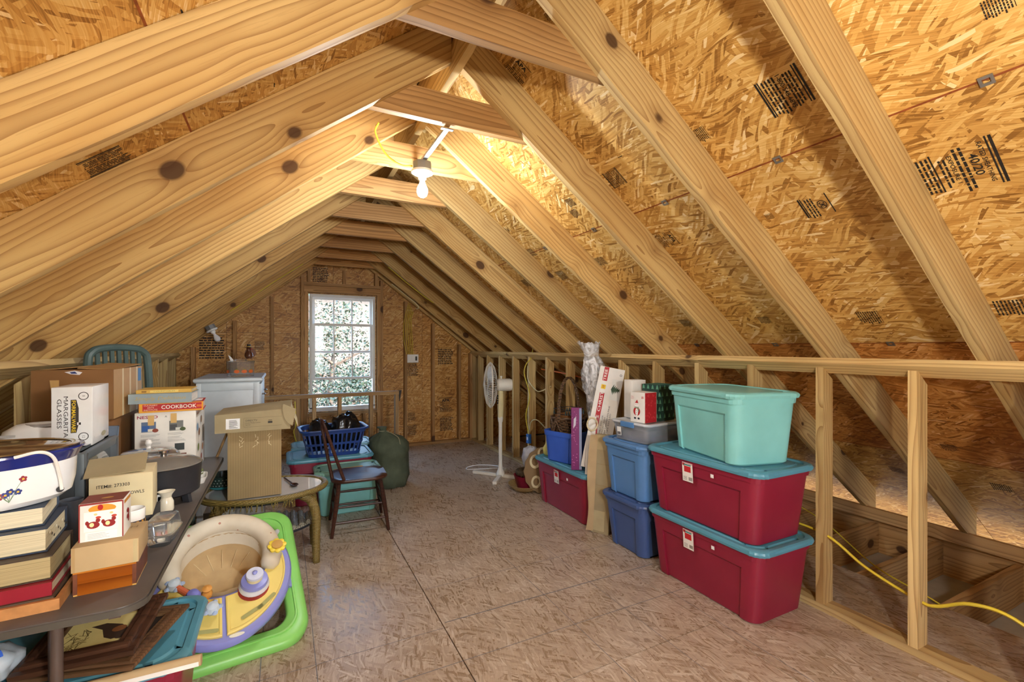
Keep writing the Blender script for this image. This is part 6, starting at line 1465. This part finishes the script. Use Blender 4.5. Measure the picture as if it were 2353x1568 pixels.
o = part('gauze_bag', lumpy(1.0, (0.095, 0.09, 0.115), 9, amp=0.22, freq=2.4), [plain('translucent_white_bag', 'd3d8e4', 0.35, 0.08, 24, trans=0.35)], None, auto=180, loc=(2.215, 3.975, 0.315)); tag(o, 'crumpled translucent white bag on top of the wreath', 'bag')
pl = thing('cardboard_plaque', 'scalloped brown cardboard disc with white rings leaning on the red bin', 'decoration', (2.245, 3.812, 0.005), rot=(R(-4), 0, R(-6)))
sc = [(0.185*(1+0.025*math.cos(a*14))*math.cos(a), 0.215+0.215*(1+0.02*math.cos(a*14))*math.sin(a)) for a in [i*0.0785 for i in range(80)]]
part('disc', MB().prism(sc, 'y', -0.004, 0.004), m_card('plaque_card', '8d7453'), pl)
for x, z, r in ((-0.07, 0.305, 0.058), (0.01, 0.375, 0.052), (-0.065, 0.11, 0.052)):
    mbr = MB(); n = 28; vs = []
    for k in range(n):
        a = 2*math.pi*k/n
        for rr in (r*0.62, r):
            for yy in (-0.0045, -0.010): vs.append((x+rr*math.cos(a), yy, z+rr*1.15*math.sin(a)))
    fs = []
    for k in range(n):
        a, b_ = 4*k, 4*((k+1) % n); fs += [(a+1, a+3, b_+3, b_+1), (a+2, b_+2, b_+3, a+3), (a, a+1, b_+1, b_), (a, b_, b_+2, a+2)]
    part('white_ring', mbr.add(vs, fs), 'card_cream', pl)
o = part('yellow_cup', MB().lathe([(0.001, 0), (0.03, 0.0), (0.045, 0.02), (0.05, 0.07), (0.03, 0.10), (0.02, 0.13), (0.001, 0.135)], 20), plain('yellow_green_glaze', 'd6d07a', 0.3, 0.1), None, auto=60, loc=(2.20, 3.63, 0.411)); tag(o, 'small yellow-green bottle on the far end of the back red bin', 'bottle')
# ------------------------------------------------------------------ wiring on the walls
sw = thing('switch_plate', 'white triple switch plate on the back wall stud', 'switch', (1.655, 6.45, 1.257))
part('cover_plate', MB().box(-0.08, 0.08, -0.005, 0, -0.058, 0.058), 'white', sw, bevel=0.002)
for i in (-1, 0, 1): part('rocker', MB().box(i*0.047-0.012, i*0.047+0.012, -0.0085, -0.005, -0.03, 0.03), col('2a2a2c') if i == 1 else 'porcelain', sw)
for k, dx in enumerate((-0.055, -0.03, -0.008, 0.015, 0.035)):
    zt = zuR(1.62)-0.02-0.03*k
    cable('wall_cable', [(1.60+0.015*k, 6.45, zt), (1.60+dx*0.7, 6.44-0.004*k, zt-0.12), (1.585+dx*1.2, 6.43, 1.72), (1.60+dx*1.3, 6.44, 1.50), (1.62+dx, 6.448, 1.317)], 0.0045, 'yellow_cable', ('leftmost', 'second from left', 'middle', 'second from right', 'rightmost')[k]+' yellow cable in the bunch above the switch plate', group='yellow cables above the switch plate')
bx = thing('junction_box', 'blue electrical box on a right wall stud with yellow cable', 'electrical box', (2.565, 4.665, 0.30))
part('box', MB().box(-0.03, 0.008, -0.045, 0.012, 0, 0.105), plain('blue_box_plastic', '2f6fc0', 0.4), bx, bevel=0.003)
mb = MB(); put_rect(mb, (-0.0305, -0.017, 0.055), (0,-1,0), (0,0,1), 0.03, 0.035); part('paper_label', mb, col('e0e2e4'), bx)
cable('stud_cable', [(2.56, 4.66, 0.405), (2.545, 4.70, 0.62), (2.54, 4.60, 0.86), (2.545, 4.74, 1.10), (2.55, 4.70, 1.22), (2.59, 4.66, 1.29), (2.60, 4.62, 1.42)], 0.006, 'yellow_cable', 'yellow cable climbing the right wall from the blue box')
cable('stud_cable', [(2.55, 4.64, 0.40), (2.53, 4.55, 0.56), (2.54, 4.42, 0.60), (2.60, 4.30, 0.50), (2.63, 4.24, 0.46)], 0.006, 'cream_cable', 'cream cable arching from the blue box to the next stud')
cable('stud_cable', [(2.56, 4.68, 1.20), (2.53, 4.62, 1.05), (2.53, 4.45, 0.94), (2.55, 4.36, 0.93), (2.62, 4.26, 0.99)], 0.006, 'cream_cable', 'cream cable loop high between two studs of the right wall')
cable('stud_cable', [(2.62, 4.24, 0.42), (2.54, 4.18, 0.30), (2.54, 4.05, 0.23), (2.55, 3.92, 0.26), (2.63, 3.82, 0.33)], 0.006, 'cream_cable', 'cream cable sagging low between the two studs nearest the baskets')
cable('eave_cable', [(2.70, 4.6, 1.16), (2.80, 4.2, 1.12), (2.85, 3.7, 1.06), (2.86, 3.3, 1.0)], 0.008, 'orange_cable', 'orange cable running behind the right wall studs')
bx2 = thing('junction_box', 'small white electrical box behind the right wall studs on the orange cable', 'electrical box', (2.70, 3.50, 0.98))
part('box', MB().box(-0.03, 0.02, -0.03, 0.03, -0.04, 0.04), 'white', bx2, bevel=0.003)
cable('knee_wall_cable', [(2.62, 2.0, 0.50), (2.625, 1.72, 0.42), (2.62, 1.438, 0.40), (2.62, 1.25, 0.305), (2.62, 1.04, 0.245), (2.62, 0.97, 0.25), (2.60, 0.85, 0.325), (2.60, 0.72, 0.33), (2.62, 0.55, 0.22), (2.63, 0.3, 0.1)], 0.0075, 'yellow_cable', 'thick yellow cable threaded through the near studs of the right wall')
cable('joist_cable', [(3.9, 2.6, 0.14), (3.6, 2.0, 0.12), (3.35, 1.55, 0.03), (3.3, 1.25, -0.02), (3.3, 1.0, -0.10)], 0.0045, 'yellow_cable', 'thin yellow cable lying in the eave beyond the right wall')
cable('lamp_cable', [(0.64, 2.50, 2.42), (0.58, 2.52, 2.42), (0.50, 2.53, 2.47), (0.44, 2.50, 2.56), (0.45, 2.46, 2.60)], 0.005, 'yellow_cable', 'yellow cable looping from the bulb box to the left rafter')
cable('rafter_cable', [(1.15, 5.655, 2.40), (1.35, 5.655, 2.24), (1.6, 5.655, 2.06), (1.72, 5.655, 1.985)], 0.005, 'yellow_cable', 'yellow cable stapled along a far right rafter')
cable('rafter_cable', [(1.30, 6.185, 2.27), (1.5, 6.185, 2.12), (1.63, 6.18, 2.02), (1.66, 6.15, 1.96), (1.62, 6.14, 1.94)], 0.005, 'cream_cable', 'cream cable end dangling from the farthest right rafters')
cable('rafter_cable', [(0.20, 5.655, 2.36), (-0.1, 5.655, 2.13), (-0.45, 5.655, 1.84), (-0.68, 5.9, 1.72), (-0.72, 6.02, 1.69)], 0.005, 'yellow_cable', 'yellow cable running down a far left rafter to the unlit bulb')

# ------------------------------------------------------------------ ink stamps on the sheathing
def stamp(kind, o, x, y, s, parent, seed=0):
    """a block of panel printing about s tall on plane x, y"""
    mb = MB(); o, x, y = Vector(o), Vector(x).normalized(), Vector(y).normalized(); r = random.Random(seed)
    def tx(u, v, t_, h, w=None, b=0.012): put_text(mb, t_, o+x*u*s+y*v*s, x, y, h*s, w*s if w else None, bold=b)
    def rc(u, v, w, h): put_rect(mb, o+x*u*s+y*v*s, x, y, w*s, h*s)
    def ln(u, v, w, n, p):
        for i in range(n):
            a = -w/2
            while a < w/2:
                q = r.uniform(0.05, 0.2); rc(u+a+q/2, v-i*p, q, 0.05*p/0.1); a += q+0.025
    if kind == 'apa':
        rc(0, 0.5, 1.0, 0.03); tx(0, 0.3, 'APA', 0.22, 0.6, 0.03); rc(0, 0.13, 1.0, 0.02); tx(0, 0.03, 'RATED SHEATHING', 0.08, 0.95); tx(0, -0.12, '40/20', 0.12, 0.5); ln(0, -0.25, 0.9, 3, 0.09); rc(0, -0.52, 1.0, 0.03)
    elif kind == 'phone':
        rc(0, 0.52, 1.1, 0.05); rc(0, 0.45, 1.1, 0.03); ln(0, 0.35, 0.9, 3, 0.08); tx(0, 0.07, '1-800-548-6895', 0.11, 1.0); ln(0, -0.06, 1.0, 4, 0.09); rc(0, -0.42, 1.1, 0.03); rc(0, -0.48, 1.1, 0.05)
    elif kind == 'qms':
        rc(0, 0.5, 0.9, 0.035); put_ring(mb, o+y*0.25*s, x, y, 0.16*s, 0.19*s, sy=0.8); tx(0, 0.25, 'QMS', 0.16, 0.24, 0.03); ln(0, 0.0, 0.75, 3, 0.10); rc(0, -0.32, 0.9, 0.035); rc(0, -0.39, 0.9, 0.06)
    elif kind == 'sq':
        for k in (0.5, 0.33, 0.16):
            for u, v, w, h in ((0, k, 2*k, 0.05), (0, -k, 2*k, 0.05), (k, 0, 0.05, 2*k), (-k, 0, 0.05, 2*k)): rc(u*0.9, v, w*0.9, h)
    elif kind == 'apr':
        for u, t_ in ((-0.7, 'APR'), (0.1, '24')):
            tx(u, 0, t_, 0.32, 0.5, 0.02)
            for a, b, w, h in ((u, 0.3, 0.66, 0.05), (u, -0.3, 0.66, 0.05), (u-0.33, 0, 0.04, 0.6), (u+0.33, 0, 0.04, 0.6)): rc(a, b, w, h)
        rc(0.9, 0, 0.3, 0.3); rc(0.9, 0.3, 0.4, 0.1); rc(-0.6, -0.45, 0.5, 0.04)
    elif kind == 'bars':
        ln(0, 0.4, 0.8, 9, 0.1); rc(0, 0.5, 0.9, 0.02)
    elif kind == 'dash': rc(0, 0, 0.12, 1.0); rc(0.02, 0.2, 0.16, 0.3)
    elif kind == 'big':
        rc(0, 0.55, 1.3, 0.05); rc(0, 0.48, 1.3, 0.03); tx(0, 0.36, 'RATED SHEATHING', 0.08, 1.1); tx(0, 0.2, '40/20', 0.15, 0.6); ln(0, 0.05, 1.1, 2, 0.1); tx(0, -0.16, 'EXPOSURE 1', 0.08, 0.8); ln(0, -0.26, 0.7, 2, 0.08); rc(0, -0.46, 1.1, 0.03); ln(0, -0.53, 1.0, 5, 0.085); rc(0, -1.0, 1.3, 0.05); rc(0, -0.94, 1.2, 0.03)
    st_ = part('ink_stamp', mb, 'ink', parent); st_['kind'] = 'stuff'
def px_ray(u, v):
    a, b = (u-1176.5)/1045.8, -(v-799.5)/1045.8; th = R(26.68); c, s = math.cos(th), math.sin(th)
    return Vector((s+a*c, c-a*s, b))
def on_roof(side, u, v):
    d = px_ray(u, v); o = Vector((0, 0, CAM_H))
    if side > 0: n, p0 = Vector((math.sin(AR), 0, math.cos(AR))), Vector((RX, 0, zsR(RX)))
    else: n, p0 = Vector((-math.sin(AL), 0, math.cos(AL))), Vector((RX, 0, zsL(RX)))
    t_ = (p0-o).dot(n)/d.dot(n); return o+d*t_-n*0.0012
RDN = Vector((math.cos(AR), 0, -math.sin(AR)))   # down the right slope
YY = Vector((0, 1, 0))
LDN = Vector((-math.cos(AL), 0, -math.sin(AL)))
for i, (kind, u, v, s) in enumerate((('phone', 1800, 212, 0.14), ('qms', 1872, 474, 0.12), ('sq', 1768, 497, 0.032), ('big', 2215, 385, 0.15), ('bars', 1606, 310, 0.075), ('phone', 1412, 410, 0.10), ('sq', 1634, 520, 0.03), ('apa', 1533, 550, 0.11),
        ('apa', 1190, 160, 0.11), ('bars', 1320, 490, 0.07), ('bars', 1310, 465, 0.07), ('bars', 1290, 632, 0.11), ('bars', 1380, 600, 0.09), ('qms', 1165, 530, 0.09), ('bars', 1995, 728, 0.10), ('bars', 1755, 735, 0.07), ('bars', 2325, 706, 0.11), ('dash', 1425, 360, 0.03), ('bars', 1575, 742, 0.09), ('bars', 1208, 650, 0.10), ('bars', 1405, 762, 0.10), ('bars', 1220, 580, 0.09),
        ('bars', 2180, 1028, 0.08), ('bars', 2060, 1080, 0.09), ('bars', 2300, 1120, 0.10), ('bars', 2290, 10, 0.06), ('sq', 1262, 35, 0.035), ('dash', 1095, 570, 0.05))):
    stamp(kind, on_roof(1, u, v), RDN, -YY, s, ceiling, i)
for i, (kind, u, v, s) in enumerate((('apr', 545, 18, 0.075), ('phone', 240, 372, 0.12), ('bars', 585, 255, 0.08), ('dash', 630, 195, 0.03), ('dash', 418, 30, 0.03))):
    stamp(kind, on_roof(-1, u, v), -LDN, -YY, s, ceiling, 50+i)
for i, (kind, u, v, s) in enumerate((('bars', 485, 800, 0.30), ('bars', 735, 632, 0.22), ('bars', 945, 850, 0.20), ('bars', 945, 958, 0.12), ('bars', 945, 990, 0.16), ('bars', 1022, 820, 0.26), ('apa', 1024, 930, 0.2), ('bars', 1024, 975, 0.22), ('bars', 595, 795, 0.12))):
    d = px_ray(u, v); t_ = (Y1-0.0015)/d.y; stamp(kind, Vector((0, 0, CAM_H))+d*t_, (1, 0, 0), (0, 0, 1), s, wall_back, 80+i)
